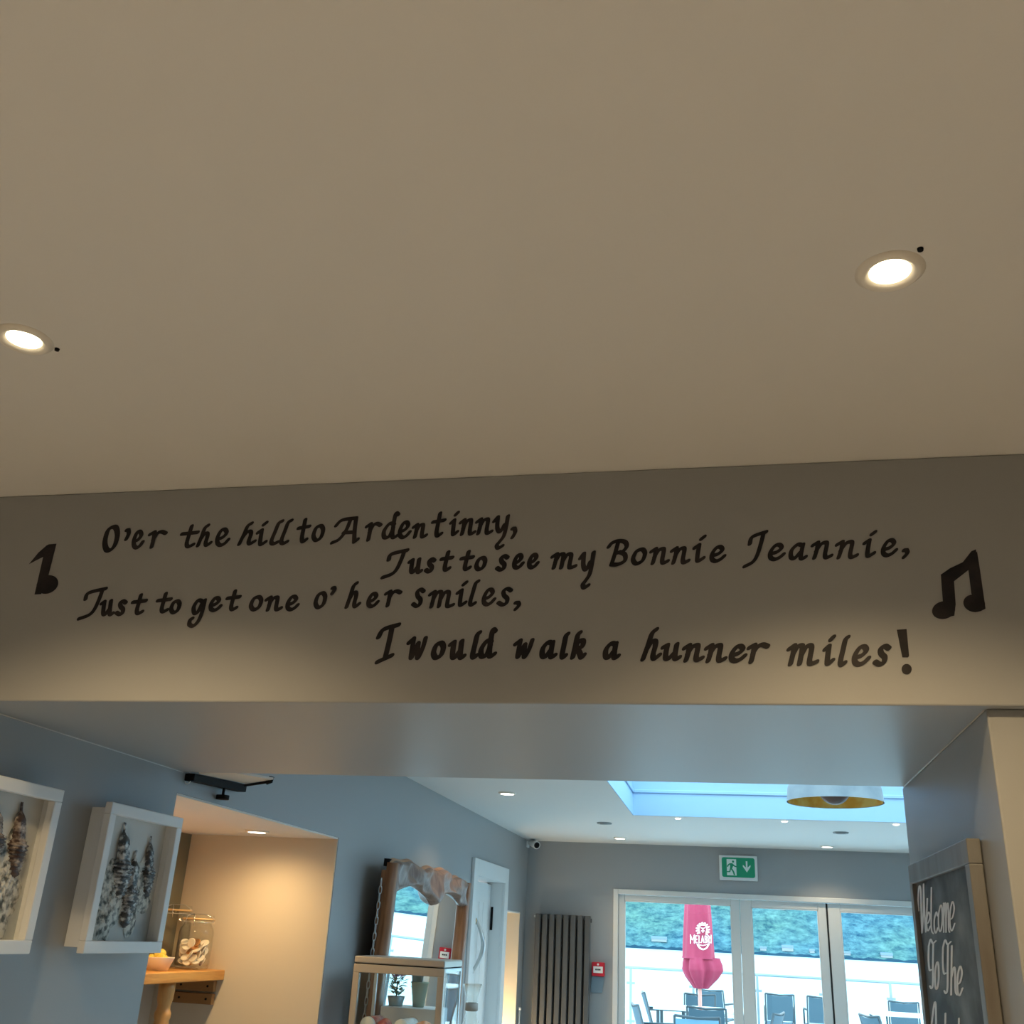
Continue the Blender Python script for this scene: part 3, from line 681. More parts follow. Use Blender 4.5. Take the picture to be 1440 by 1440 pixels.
for s in (-1, 1):
    def stile(u, v, s=s):
        z = m0+(m1-.02-m0)*u; wob = .010*math.sin(u*9+.6)+.006*math.sin(u*21)
        a = PI*v; cy = s*(mw-.045)
        half = .052+.008*math.sin(u*7)
        taper = 1 if u < .86 else 1-.35*((u-.86)/.14)
        return mp(cy+wob*.5 - s*0 + half*math.cos(a)*taper, z, -.002+.040*math.sin(a)**.7*(1 if 0 < v < 1 else 0))
    MB().grid(stile, 50, 14, M_WALNUT).build('carved_stile', t)
def topz(u): return m1+.010*math.sin(u*14)+.008*math.sin(u*31+1)-.03*abs(2*u-1)**6
def head(u, v):
    y = -mw+.02+(2*mw-.04)*u
    top = topz(u)
    low = m1-.110+.020*math.cos((u-.24)*2*PI*2.0)-.030*math.exp(-((u-.52)/.045)**2)-.02*(abs(2*u-1))**3
    z = top+(low-top)*v
    d = .030+.010*math.sin(u*48+2*math.sin(v*4))*math.sin(PI*v)**.6+.010*math.sin(u*23+v*3)+.012*math.exp(-((u-.5)/.04)**2-((v-.8)/.25)**2)
    edge = min(1, v*9, (1-v)*9, u*24, (1-u)*24); edge = max(0, edge)**.5
    return mp(y, z, .004+d*edge)
MB().grid(head, 150, 26, M_CARVE).build('carved_crest', t)
pk = MB()
pk.grid(lambda u, v: mp(-mw+.02+(2*mw-.04)*u, topz(u)-.002+.010*math.sin(PI*v), -.022+.034*v), 120, 6, M_CRESTT); pk.build('crest_top', t)
mbx = MB(); mbox(mbx, -mw+.02, -mw+.045, m1-.035, m1-.005, -.02, .004, M_BLACK); mbx.build('hanging_hook', t)
chn = MB(); zz = m1-.10
k = 0
while zz > m0+.05:
    pts = []
    for a in [2*PI*i/14 for i in range(14)]:
        dy, dz = .006*math.cos(a), .017*math.sin(a)
        pts.append(mp(-mw-.008+(dy if k % 2 == 0 else 0), zz+dz, -.012+(0 if k % 2 == 0 else dy)))
    chn.tube(pts, .0022, M_STEEL, 6, True); zz -= .029; k += 1
chn.build('hanging_chain', t)

# ------------------------------------------------------------------ sideboard, glass case and carafe
ZK = EYE-.545
t = thing('sideboard', 'low painted sideboard carrying the glass display case', 'sideboard', (-1.25, 4.5, 0))
under(MB().box(XL+.004, -0.99, 3.83, 5.2, 0.08, ZK-.03, M_WHITE), 'body', t, .004)
under(MB().box(XL+.003, -0.97, 3.826, 5.22, ZK-.03, ZK, M_OAK), 'top', t, .004)
for a, b in ((3.86, 4.50), (4.52, 5.18)):
    d = under(MB().box(-.99, -.973, a, b, .12, ZK-.05, M_WHITE), 'door', t, .004)
    m_ = MB().sphere((0, 0, 0), .012, M_BRASS, 8); m_.v = [(v[0]+.285, v[1]+(b if a < 4.3 else a)-4.5+(-.05 if a < 4.3 else .05), v[2]+.8) for v in m_.v]; m_.build('knob', d)
CX0, CX1, CY0, CY1 = -1.373, -1.027, 3.85, 4.11
ZCT, ZCB = EYE-.0935, ZK
t = thing('display_case', 'champagne-framed glass display case of jars in front of the mirror', 'display case', ((CX0+CX1)/2, (CY0+CY1)/2, ZCB))
under(MB().box(CX0, CX1, CY0, CY1, ZCT-.024, ZCT, M_CASE), 'top', t, .005)
under(MB().box(CX0+.004, CX1-.004, CY0+.003, CY1-.003, ZCT-.027, ZCT-.024, M_BLACK), 'shadow_gap', t)
b_w = .024
f = MB().box(CX0, CX1, CY0, CY0+.02, ZCT-.055, ZCT-.027, M_CASE).box(CX0, CX1, CY0, CY0+.02, ZCB, ZCB+.03, M_CASE)
f.box(CX0, CX0+b_w, CY0, CY0+.02, ZCB+.03, ZCT-.055, M_CASE).box(CX1-b_w, CX1, CY0, CY0+.02, ZCB+.03, ZCT-.055, M_CASE)
under(f, 'front_frame', t, .002)
f = MB()
for x in (CX0, CX1-.012):
    f.box(x, x+.012, CY1-.014, CY1, ZCB, ZCT-.027, M_CASEA).box(x, x+.012, CY0+.02, CY1-.014, ZCT-.040, ZCT-.027, M_CASEA).box(x, x+.012, CY0+.02, CY1-.014, ZCB, ZCB+.02, M_CASEA)
f.box(CX0+.012, CX1-.012, CY1-.014, CY1, ZCB, ZCB+.02, M_CASEA)
under(f, 'side_frame', t, .002)
under(MB().box(CX0+b_w, CX1-b_w, CY0+.008, CY0+.012, ZCB+.03, ZCT-.055, M_GLASS), 'front_pane', t)
under(MB().box(CX1-.007, CX1-.003, CY0+.02, CY1-.014, ZCB+.02, ZCT-.04, M_GLASS), 'side_pane', t)
ZSH = EYE-.352
under(MB().box(CX0+.014, CX1-.014, CY0+.022, CY1-.016, ZSH-.005, ZSH, M_GLASS), 'glass_shelf', t)
def laid_jar(label, x, z, y0, r, L, fill):
    """a jar lying on its side with its lid towards the front pane"""
    t = thing('sweet_jar', label, 'jar', (x, y0, z), 0, 'jars lying in the display case')
    def turn(mb): mb.v = [(v[0], v[2], v[1]) for v in mb.v]; return mb
    turn(MB().lathe([(0, L), (r*.9, L), (r, L-.01), (r, .03), (r*.85, .014), (r*.85, .008)], M_JAR, 28, (0, 0, 0), True, False)).build('body', t)
    turn(MB().lathe([(0, 0), (r*.92, 0), (r*.97, .003), (r*.97, .014), (0, .014)], M_LIDW, 28, (0, 0, 0), True, False)).build('lid', t)
    if fill: turn(MB().lathe([(0, L-.01), (r*.86, L-.01), (r*.9, L*.5), (r*.86, .03), (0, .03)], fill, 24, (0, 0, 0), True, False)).build('contents', t)
def xa(px_, y_=CY0+.02): return at(px_, 1430, 'y', y_)[0]
laid_jar('jar with cream lid lying at left in the glass case', xa(516), ZSH+.030, CY0+.028, .029, .15, M_SWEETR)
laid_jar('jar with white lid lying at middle of the glass case', xa(564), ZSH+.030, CY0+.028, .029, .15, M_LIDW)
for i, (px_, w_, m_, lab) in enumerate(((541, .026, M_SWEETR, 'clear bag of red sweets between the two lidded jars'), (596, .040, M_SWEETO, 'clear bag of orange sweets at right in the glass case'))):
    mb = MB().grid(lambda u, v: (w_*math.sin(PI*u)*math.cos(2*PI*v), .045*math.sin(PI*u)*math.sin(2*PI*v)*1.0, .024-.023*math.cos(PI*u)*(1+.1*math.sin(7*v))), 12, 20, m_)
    o = mb.build('sweet_bag'); o.location = (xa(px_, CY0+.08), CY0+.085, ZSH+.004); tag(o, lab, 'bag of sweets')
# stand behind the case
yst = 4.20
zst = at(585, 1416, 'y', yst)[2]
st_ = thing('plant_stand', 'white box stand behind the glass case carrying pails and plant', 'stand', (-1.28, yst, ZK))
under(MB().box(-1.345, -1.12, yst-.075, yst+.09, ZK+.0005, zst, M_WHITE), 'body', st_, .004)
# small plant and pails standing behind the case, seen through its glass
def pail(label, px_, py_, y_, r, h, m):
    q_ = at(px_, py_, 'y', y_); t = thing('small_pail', label, 'pail', q_, 0, 'pails seen through the glass case')
    MB().lathe([(0, .002), (r*.62, .002), (r*.64, 0), (r, h), (r*1.06, h), (r*1.06, h+.004), (r*.96, h+.004), (r*.60, .006), (0, .006)], m, 28, (0, 0, 0), True, False).build('body', t)
    MB().tube([(r*1.02*math.cos(a), 0, h*.85-r*1.0*math.sin(a)*.35) for a in [PI*i/14 for i in range(15)]], .0015, M_STEEL, 6).build('handle', t)
    return q_
M_PGLASS = mat('yellow green pail', (.42, .46, .33), .4)
pail('yellow green pail on the stand behind the glass case', 588, 1416, yst, .034, .085, M_PGLASS).z
pq = at(580, 1390, 'y', yst+.0)
t = pail('blue grey zinc pail stacked in the yellow green pail', 586, 1391, yst, .027, .075, M_ZINC)
fq = at(556, 1416, 'y', yst-.03)
t = thing('flowering_plant', 'small mauve flowering plant on the stand behind the glass case', 'plant', (fq[0], yst-.03, zst))
MB().lathe([(0, 0), (.026, 0), (.034, .035), (.031, .035), (.024, .03), (0, .03)], M_ZINC, 24, (0, 0, .0005), True, False).build('pot', t)
rf = random.Random(9); lf = MB(); fl = MB()
for i in range(230):
    a = rf.uniform(0, 2*PI); ph = rf.uniform(-.7, 1); q_ = .040*rf.uniform(.5, 1)
    c = Vector((q_*math.cos(a)*math.sqrt(1-ph*ph*.8), q_*math.sin(a)*math.sqrt(1-ph*ph*.8), .085+.058*ph)); d = Vector((math.cos(a), math.sin(a), rf.uniform(-.4, .9))).normalized(); s_2 = d.cross(Vector((0, 0, 1))).normalized()
    L_ = rf.uniform(.016, .030); (fl if ph > .25 and rf.random() < .65 else lf).add([c-d*L_*.5, c+s_2*L_*.28, c+d*L_*.5, c-s_2*L_*.28], [(0, 1, 2, 3)], M_FLOWER if False else (M_FLOWER if ph > .25 else M_LEAF))
lf.build('leaves', t); fl.build('flowers', t); MB().tube([(0, 0, .03), (0, 0, .09)], .003, M_LEAF, 6).build('stem', t)
gx, gy = -1.155, 4.62
q = at(665, 1385, 'y', gy); gx = q[0]
t = thing('carafe', 'clear glass carafe with flared mouth and cork collar beside the glass case', 'carafe', (gx, gy, ZK))
pr = [(0, .004), (.055, .004), (.066, .02), (.070, .07), (.064, .13), (.045, .20), (.026, .255), (.021, .285), (.021, .305), (.026, .34), (.042, .40)]
pr2 = [(r*1.0-.003 if r > .01 else 0, z+(.004 if i == len(pr)-1 else 0)) for i, (z, r) in enumerate([(b, a) for a, b in pr][::-1])]
hh = (q[2]-ZK)/.40
pr = [(r, z*hh) for r, z in pr]
under(MB().lathe(pr+[(max(0, r-.003), z+.004) for r, z in pr[::-1]], M_JAR, 40, (gx, gy, ZK), True, False), 'body', t)
under(MB().lathe([(.0225, .283*hh), (.027, .286*hh), (.027, .318*hh), (.0235, .32*hh)], M_CORK, 28, (gx, gy, ZK), True, False), 'cork_collar', t)

# ------------------------------------------------------------------ white door in the left wall
a_ = MB(); yo0, yo1, zo = 5.985, 6.965, EYE+.413; yi0, yi1, zi = 6.085, 6.865, EYE+.318
a_.box(XL, XL+.020, yo0, yi0, 0, zo, M_WHITE).box(XL, XL+.020, yi1, yo1, 0, zo, M_WHITE).box(XL, XL+.020, yi0, yi1, zi, zo, M_WHITE)
struct(a_, 'trim_5', .004)
l_ = MB().box(-1.70, XL, 6.047, yi0, 0, zi, M_WHITE).box(-1.70, XL, yi1, 6.898, 0, zi, M_WHITE).box(-1.70, XL, yi0, yi1, zi, EYE+.338, M_WHITE)
l_.box(-1.60, -1.575, yi1-.018, yi1, 0, zi, M_WHITE)
struct(l_, 'trim_6', .002)
XD = -1.550
d_ = MB().box(XD-.044, XD, yi0+.003, yi1-.003, .005, zi-.012, M_WHITE)
do = struct(d_, 'door_6', .003)
for z0_, z1_ in ((EYE-.42, EYE+.19), (EYE-1.45, EYE-.56)):
    m_ = MB()
    for k in range(5):
        y0_ = yi0+.11+k*.112; m_.box(XD, XD+.004, y0_, y0_+.104, z0_, z1_, M_WHITE)
    m_.build('raised_panel', do, .003)
hy = 6.45
pts = [(XD+.006+.055*math.sin(PI*i/20), hy, EYE-.205+.29*i/20) for i in range(21)]
ho = MB().tube(pts, [.008+.006*math.sin(PI*i/20) for i in range(21)], M_STEEL, 12).build('pull_handle', do)
for z in (EYE+.075, EYE-.20):
    m_ = MB().lathe([(0, 0), (.020, 0), (.020, .006), (.012, .012), (0, .012)], M_BRASS if z > EYE else M_STEEL, 20, (0, 0, 0), True, False)
    m_.v = [(XD+.001+v[2], hy+v[0], z+v[1]) for v in m_.v]; m_.build('rose', ho)
struct(MB().box(-1.545, -1.53, yi1-.006, yi1-.0005, EYE+.03, EYE+.17, M_BLACK), 'trim_7')
# unseen lamp for the glow in the recess; globe and stand added
t = thing('uplight', 'small globe lamp on the floor of the lit recess, below the photo', 'lamp', (-1.62, 7.22, 0))
MB().lathe([(0, 0), (.08, 0), (.08, .02), (.012, .03), (.012, .80), (.03, .82), (0, .82)], M_BLACK, 20).build('stand', t)
MB().sphere((0, 0, .87), .05, M_LEDF, 10).build('globe', t)
lt = bpy.data.lights.new('lamp_light', 'POINT'); lt.energy = 9; lt.color = (1, .72, .40); lt.shadow_soft_size = .05
lo = bpy.data.objects.new('lamp_light', lt); COL.objects.link(lo); lo.parent = t; lo.location = (.03, 0, .97)

# ------------------------------------------------------------------ far wall: radiator, call point, exit sign, camera
rx0, rx1, rz1, rz0 = -1.292, -.915, EYE+.160, .15
rx0, rx1 = at(753, 1284, 'y', 7.62)[0], at(830, 1290, 'y', 7.62)[0]
t = thing('column_radiator', 'tall anthracite vertical radiator on far wall left of the glazed doors', 'radiator', ((rx0+rx1)/2, 7.66, rz0))
pitch = (rx1-rx0+.012)/8
for k in range(8):
    x0 = rx0+k*pitch; w_ = pitch-.012
    vs = [(x0, 7.655), (x0, 7.625), (x0+w_*.08, 7.612), (x0+w_*.92, 7.612), (x0+w_, 7.625), (x0+w_, 7.655)]
    under(MB().prism([(x, y, rz0+.02) for x, y in vs], (0, 0, rz1-rz0-.022), M_RAD), 'column', t, .002)
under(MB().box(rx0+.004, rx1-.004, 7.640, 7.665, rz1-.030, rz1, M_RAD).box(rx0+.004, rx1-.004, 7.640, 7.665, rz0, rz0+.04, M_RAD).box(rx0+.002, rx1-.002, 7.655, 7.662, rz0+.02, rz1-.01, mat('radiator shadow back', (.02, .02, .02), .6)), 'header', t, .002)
for fx, fz in ((rx0+.05, rz1-.10), (rx1-.09, rz1-.10), (rx0+.05, rz0+.08), (rx1-.09, rz0+.08)): under(MB().box(fx, fx+.04, 7.662, YF, fz, fz+.04, M_RAD), 'wall_fixing', t)
m_ = MB().sphere((rx0-.006, 7.652, rz1-.018), .010, M_WHITE, 8); under(m_, 'bleed_valve', t)
under(MB().box(rx1-.003, rx1+.008, 7.64, 7.66, rz1-.045, rz1-.018, M_RAD), 'end_cap', t)
q = at(730, 1417, 'y', 7.55)
o = MB().tube([(0, 0, 0), (.004, .03, q[2]-.014)], .006, M_WHITE, 10).sphere((.004, .03, q[2]-.008), .012, M_WHITE, 8).build('white_pole'); o.location = (q[0], 7.52, 0.0)
tag(o, 'slim white pole with round tip standing in the corner left of the radiator', 'pole')
c0 = at(841, 1363, 'y', 7.66)
t = thing('fire_call_point', 'small red fire call point with white panel beside the radiator', 'call point', (c0[0], YF, c0[2]))
s_ = .045
under(MB().box(c0[0]-s_, c0[0]+s_, 7.655, YF, c0[2]-s_, c0[2]+s_, M_RED), 'body', t, .006)
pl = under(MB().box(c0[0]-s_*.72, c0[0]+s_*.75, 7.6525, 7.655, c0[2]-.024, c0[2]+.018, M_LIDW), 'white_panel', t)
m_ = MB()
for i, (a, b) in enumerate(((-.018, -.010), (-.007, -.001), (.001, .007), (.009, .018))): m_.box(a, b, -.049, -.0478, -.007, .003, M_BLACK)
m_.build('printed_mark', pl)
under(MB().lathe([(0, 0), (.007, 0), (.007, .003), (0, .003)], M_LIDW, 14, (0, 0, 0), False, False), 'key_dot', t).location = (0, -.0455, .031)
kids(t)[-1].rotation_euler = (PI/2, 0, 0); 
kd = kids(t)[-1]; kd.data.transform(Matrix.Translation((c0[0], YF, c0[2])))
under(MB().prism([(c0[0]-s_-.012, 7.694, c0[2]-.15), (c0[0]+s_-.02, 7.694, c0[2]-.15), (c0[0]+s_, 7.680, c0[2]-.048), (c0[0]-s_, 7.680, c0[2]-.048)], (0, .005, 0), mat('blue grey cover', (.22, .29, .34), .4)), 'hinged_cover', t)  # flat blue grey plate below the call point

e0, e1, e2 = at(1011, 1202, 'y', 7.67), at(1064.5, 1204, 'y', 7.67), at(1066, 1239, 'y', 7.67)
ex, ez = (e0[0]+e1[0])/2, (e0[2]+e2[2])/2-.001; ew, eh = (e1[0]-e0[0])/2, (e0[2]-e2[2])/2
t = thing('exit_sign', 'green and white running man exit sign above the glazed doors', 'sign', (ex, YF, ez))
under(MB().box(ex-ew, ex+ew, 7.672, YF, ez-eh, ez+eh, M_WHITE), 'housing', t, .004)
under(MB().box(ex-ew+.004, ex+ew-.004, 7.669, 7.6745, ez-eh+.001, ez-eh+.010, M_WHITE), 'lower_edge', t, .002)
gw, gh, rr = ew-.018, eh-.017, .014; zc_ = ez+.003
def rrect(cx, cz, w, h, r, y, n=6):
    pts = []
    for (sx, sz, a0) in ((1, 1, 0), (-1, 1, PI/2), (-1, -1, PI), (1, -1, 3*PI/2)):
        for i in range(n+1):
            a = a0+PI/2*i/n; pts.append((cx+sx*(w-r)+r*math.cos(a), y, cz+sz*(h-r)+r*math.sin(a)))
    return pts
gp = under(MB().prism(rrect(ex, zc_, gw, gh, rr, 7.670), (0, .002, 0), M_GREEN), 'green_panel', t)
def flat(name, polys, m, y, parent, dx, dz, sx, sz):
    mb = MB()
    for k, p in enumerate(polys): mb.prism([(dx+a*sx, y-YF-k*.00004, dz+b*sz) for a, b in p], (0, .0006, 0), m)
    return mb.build(name, parent)
du = 2*gw/2.0
flat('doorway_symbol', [[(-.70, -.82), (-.12, -.82), (-.12, .82), (-.70, .82)]], M_SIGNW, 7.6694, gp, 0, .003, gw, gh)
man = [ell(-.31, .58, .065, .115, 0, 16),
 [(-.52,.40),(-.36,.42),(-.24,.22),(-.16,.16),(-.08,.10),(-.08,.0),(-.20,.04),(-.31,.14),(-.38,-.12),(-.26,-.42),(-.20,-.78),(-.29,-.80),(-.35,-.46),(-.45,-.22),(-.50,-.50),(-.70,-.52),(-.70,-.42),(-.56,-.40),(-.50,-.02),(-.50,.26),(-.58,.18),(-.62,.02),(-.70,.06),(-.64,.26)]]
flat('running_man', man, M_GREEN, 7.6685, gp, 0, .003, gw, gh)
flat('down_arrow', [[(.46,.66),(.56,.66),(.56,.02),(.74,.30),(.74,.10),(.51,-.46),(.28,.10),(.28,.30),(.46,.02)]], M_SIGNW, 7.6694, gp, 0, .003, gw, gh)

t = thing('security_camera', 'white bullet security camera in the far left ceiling corner', 'security camera', (-1.40, 7.62, EYE+.63))
cc = Vector((-1.40, 7.55, EYE+.628)); dd = Vector((.55, -.80, -.25)).normalized()
under(MB().tube([cc-dd*.05, cc-dd*.045, cc+dd*.04, cc+dd*.045], [.020, .026, .028, .027], M_WHITE, 20), 'body', t)
under(MB().tube([cc+dd*.043, cc+dd*.047], [.023, .020], M_BLACK, 20), 'lens', t)
under(MB().tube([(XL, 7.66, EYE+.640), cc+Vector((-.03, .05, .012)), cc-dd*.03], .009, M_WHITE, 10), 'bracket', t)
under(MB().box(XL, XL+.012, 7.63, 7.69, EYE+.61, EYE+.66, M_WHITE), 'mounting_plate', t, .003)

# ------------------------------------------------------------------ chalkboard on the right side of the opening
bx_, bf = XJ-.002, XJ-.024
by0, by1 = 1.868, 2.49
ztop = EYE+.188; zbot = EYE-.75
t = thing('chalkboard', 'framed chalkboard with white welcome lettering hung on right side of opening', 'chalkboard', (XJ, (by0+by1)/2, zbot))
fw_ = .034
under(MB().box(bf+.008, bx_, by0+.01, by1-.01, zbot+.01, ztop-.01, M_SLATE), 'slate', t)
f = MB().box(bf, bx_, by0, by1, ztop-.040, ztop, M_BFRAME).box(bf, bx_, by0, by1, zbot, zbot+.04, M_BFRAME)
f.box(bf, bx_, by0, by0+fw_, zbot+.04, ztop-.04, M_BFRAME).box(bf, bx_, by1-fw_, by1, zbot+.04, ztop-.04, M_BFRAME)
under(f, 'frame', t, .002)
SCR = {
 'W': [[(.05,.55),(.0,.30),(.12,.05),(.28,.12),(.34,.5),(.42,1)],[(.42,1),(.58,.55),(.60,.0)],[(.60,.0),(.68,.5),(.84,.98)],[(.84,.98),(.94,.6),(1,.30)]],
 'e': [[(.1,.62),(.55,.55),(.85,.25),(.55,.02),(.15,.35),(.12,.8),(.45,1),(.95,.75)]],
 'l': [[(.5,0),(.45,.5),(.5,.9),(.95,1)]],
 'c': [[(.9,.2),(.6,.02),(.15,.4),(.2,.85),(.55,1),(.95,.75)]],
 'o': [[(.5,.02),(.12,.4),(.2,.9),(.55,.98),(.88,.6),(.8,.1),(.5,.02)]],
 'm': [[(.1,.0),(.12,1)],[(.12,.5),(.28,.05),(.42,.1),(.46,1)],[(.46,.5),(.62,.05),(.78,.1),(.85,.85),(1,1)]],
 'T': [[(.05,.14),(.30,.0),(.60,.08),(1,.03)],[(.05,.14),(.02,.4),(.15,.62),(.38,.62)],[(.66,.08),(.62,.5),(.60,.9),(.42,1),(.2,.95)]],
 'h': [[(.25,0),(.2,.5),(.15,1)],[(.2,.65),(.5,.45),(.7,.5),(.75,.9),(1,1)]],
 'A': [[(.0,1),(.3,.5),(.6,.0),(.75,.02),(.8,.5),(.85,1)]],
}
def on_board(x, y, k): return at(x, y, 'x', bf+.0075-(k % 61)*4e-6)
def script(letters, hw, rad, root):
    mb = MB()
    for ch, x0, x1, y0, y1 in letters:
        for st in SCR[ch]: pen(mb, spline([(x0+(x1-x0)*a, y0+(y1-y0)*b) for a, b in st], 8), hw, rad, .35, on_board, M_CHALK)
    return under(mb, 'chalk_word', root)
script([('W',1291,1304,1243,1312),('e',1302.5,1308.5,1282,1309),('l',1306.5,1313,1248,1313),('c',1313,1319,1282,1312),('o',1319,1326,1273,1310),('m',1326,1335.5,1270,1311),('e',1335,1343,1267,1309)], 1.15, .8, t)
script([('T',1305.5,1316,1321,1390),('o',1314,1321,1353,1391)], 1.4, 1.0, t)
script([('T',1325.5,1337,1322,1397),('h',1336,1346,1330,1399),('e',1345.5,1354,1358,1400)], 1.4, 1.0, t)
for lt_ in (('A',1306,1319,1412,1470),('l',1327,1332,1425,1470),('l',1346,1351,1432,1470)): script([lt_], 1.4, 1.0, t)

# ------------------------------------------------------------------ outside: terrace, balustrade, furniture
ZG = EYE-1.50
struct(MB().box(-12, 14, 7.95, 20.2, ZG-.6, ZG, M_PAVE), 'terrace_ground')
YR = 19.5; zr = EYE-.405
for i, px_ in enumerate((707, 797, 887, 976, 1066, 1155, 1248, 1340, 1432)):
    X_ = at(px_, 1372, 'y', YR)[0]
    X0 = X_ if i == 0 else X0
posts = [at(887, 1365, 'y', YR)[0] + k*1.087 for k in range(-5, 10)]
ba = thing('balustrade', 'glass balustrade with dark handrail along the water edge of the terrace', 'balustrade', (0, YR, ZG))
under(MB().tube([(posts[0], YR, zr), (posts[-1], YR, zr)], .022, M_RAIL, 12), 'handrail', ba)
for x in posts:
    po = under(MB().box(x-.02, x+.02, YR-.02, YR+.02, ZG, zr, M_RAIL), 'post', ba)
    m_ = MB()
    for z in (zr-.25, zr-.85):
        MB().box(x-.07-0, x+.07-0, -.022, .022, z-.02-ZG, z+.02-ZG, M_RAIL).build('clamp', po)
for a, b in zip(posts[:-1], posts[1:]):
    under(MB().box(a+.05, b-.05, YR-.005, YR+.005, ZG+.08, zr-.06, M_GLASS), 'glass_panel', ba)

def make_chair(name, label, sling, slats=False):
    t = thing(name, label, 'chair', (0, 0, 0), 0, 'terrace chairs')
    W2, SH = .225, .40
    s = MB(); s.grid(lambda u, v: (-W2+.02+(2*W2-.04)*u, -.24+.46*v, SH-.02*math.sin(PI*u)-.03*math.sin(PI*v*.8)+.02*(1-v)), 8, 10, sling)
    s.build('seat', t)
    bh, lean = .385, .12
    b = MB()
    if slats:
        for k in range(5):
            z = SH+.07+k*.072; y = .23+lean*(z-SH)/bh
            b.box(-W2+.01, W2-.01, y-.008, y+.008, z, z+.058, sling)
    else:
        b.grid(lambda u, v: (-W2+.02+(2*W2-.04)*u, .22+lean*v+.022*math.sin(PI*u), SH+.05+bh*v-.018*math.sin(PI*u)*v), 8, 12, sling)
        b.grid(lambda u, v: (-W2+.02+(2*W2-.04)*u, .23+lean*v+.022*math.sin(PI*u), SH+.05+bh*v-.018*math.sin(PI*u)*v), 8, 12, sling)
    b.build('backrest', t)
    f = MB()
    for sx in (-1, 1):
        f.tube([(sx*W2, -.26, SH), (sx*W2, .20, SH-.01), (sx*W2, .22, SH+.02), (sx*W2, .22+lean, SH+.05+bh+.01)], .013, M_CFRAME, 8)
    f.tube([(-W2, .22+lean, SH+.05+bh+.01), (0, .235+lean, SH+.05+bh-.005), (W2, .22+lean, SH+.05+bh+.01)], .013, M_CFRAME, 8)
    f.tube([(-W2, -.26, SH), (W2, -.26, SH)], .012, M_CFRAME, 8)
    f.build('frame', t)
    for sx in (-1, 1):
        MB().tube([(sx*W2, -.25, SH), (sx*W2, -.30, .0)], .013, M_CFRAME, 8).build('leg', t)
        MB().tube([(sx*W2, .20, SH), (sx*W2, .30, .0)], .013, M_CFRAME, 8).build('leg', t)
        MB().tube([(sx*W2, -.26, SH), (sx*W2, -.27, SH+.21), (sx*W2, -.22, SH+.24), (sx*W2, .27, SH+.235)], .014, M_CFRAME, 8).build('armrest', t)
    return t
sl = make_chair('terrace_chair', '', M_SLING); ls = make_chair('terrace_chair', '', M_SLINGL, True)
def chair(px_, pytop, Ytop, face, label, src=None, first=[set()]):
    src = src or sl; Ytop = min(Ytop, 19.2); X_ = at(px_, pytop, 'y', Ytop)[0]
    X_ += .34*math.sin(face); Ytop -= .34*math.cos(face)
    if face > 2 and Ytop > 18.9: Ytop = 18.9
    if src.name not in first[0]:
        first[0].add(src.name); src.location = (X_, Ytop, ZG); src.rotation_euler = (0, 0, face); src['label'] = label; return src
    return dup(src, (X_, Ytop, ZG), face, label)
# depth from the height of the chair back (about 1.03 m)
def dep(px_, pytop, top=.845):
    d = at(px_, pytop, 'y', 10) - Vector((0, 0, EYE)); return (ZG+top-EYE)/d.z*10
chair(980, 1427, dep(980, 1427)-.3, PI, 'light blue slatted terrace chair under the parasol, nearest', ls)
chair(993, 1417, dep(993, 1417), PI-.12, 'dark sling terrace chair just behind the nearest slatted chair')
chair(984, 1393, dep(984, 1393)-1.3, PI+.1, 'dark sling terrace chair beyond the table, behind the parasol pole')
chair(999, 1391, dep(999, 1391)+.9, PI-.3, 'light grey sling chair at the rail, half hidden by the parasol pole')
chair(905, 1395, dep(905, 1395), PI/2+.15, 'sling terrace chair seen side-on, left of the parasol', None)
chair(893, 1412, dep(893, 1412), PI/2+.25, 'terrace chair cut by the left door frame', None)
chair(1094, 1396, dep(1094, 1396), PI, 'tall sling chair seen from behind in middle pane')
chair(1151, 1399, dep(1151, 1399), PI+.05, 'sling chair cut by the right edge of the middle pane')
chair(1095, 1425, dep(1095, 1425), -PI/2-.3, 'terrace chair seen side-on in front of the tall sling chair')
chair(1222, 1428, dep(1222, 1428), PI/2+.4, 'leaning dark chair low in right pane')
chair(1262, 1405, dep(1262, 1405), PI-.05, 'sling chair before the balustrade in right pane')
def table(px_, py_, label, w_, d_, h_=.74):
    dd = at(px_, py_, 'y', 10)-Vector((0, 0, EYE)); Y_ = (ZG+h_-EYE)/dd.z*10; X_ = at(px_, py_, 'y', Y_)[0]
    t = thing('terrace_table', label, 'table', (X_, Y_, ZG), 0, 'terrace tables')
    MB().box(-w_, w_, -d_, d_, h_-.03, h_, M_TABLE).build('tabletop', t, .006)
    for sx in (-1, 1):
        for sy in (-1, 1): MB().box(sx*(w_-.06)-.02, sx*(w_-.06)+.02, sy*(d_-.06)-.02, sy*(d_-.06)+.02, 0, h_-.03, M_CFRAME).build('leg', t)
    return t
tb = table(985, 1425, 'pale terrace table around the parasol pole', .62, .42)
table(1278, 1426, 'pale terrace table in front of the chair in right pane', .55, .4)

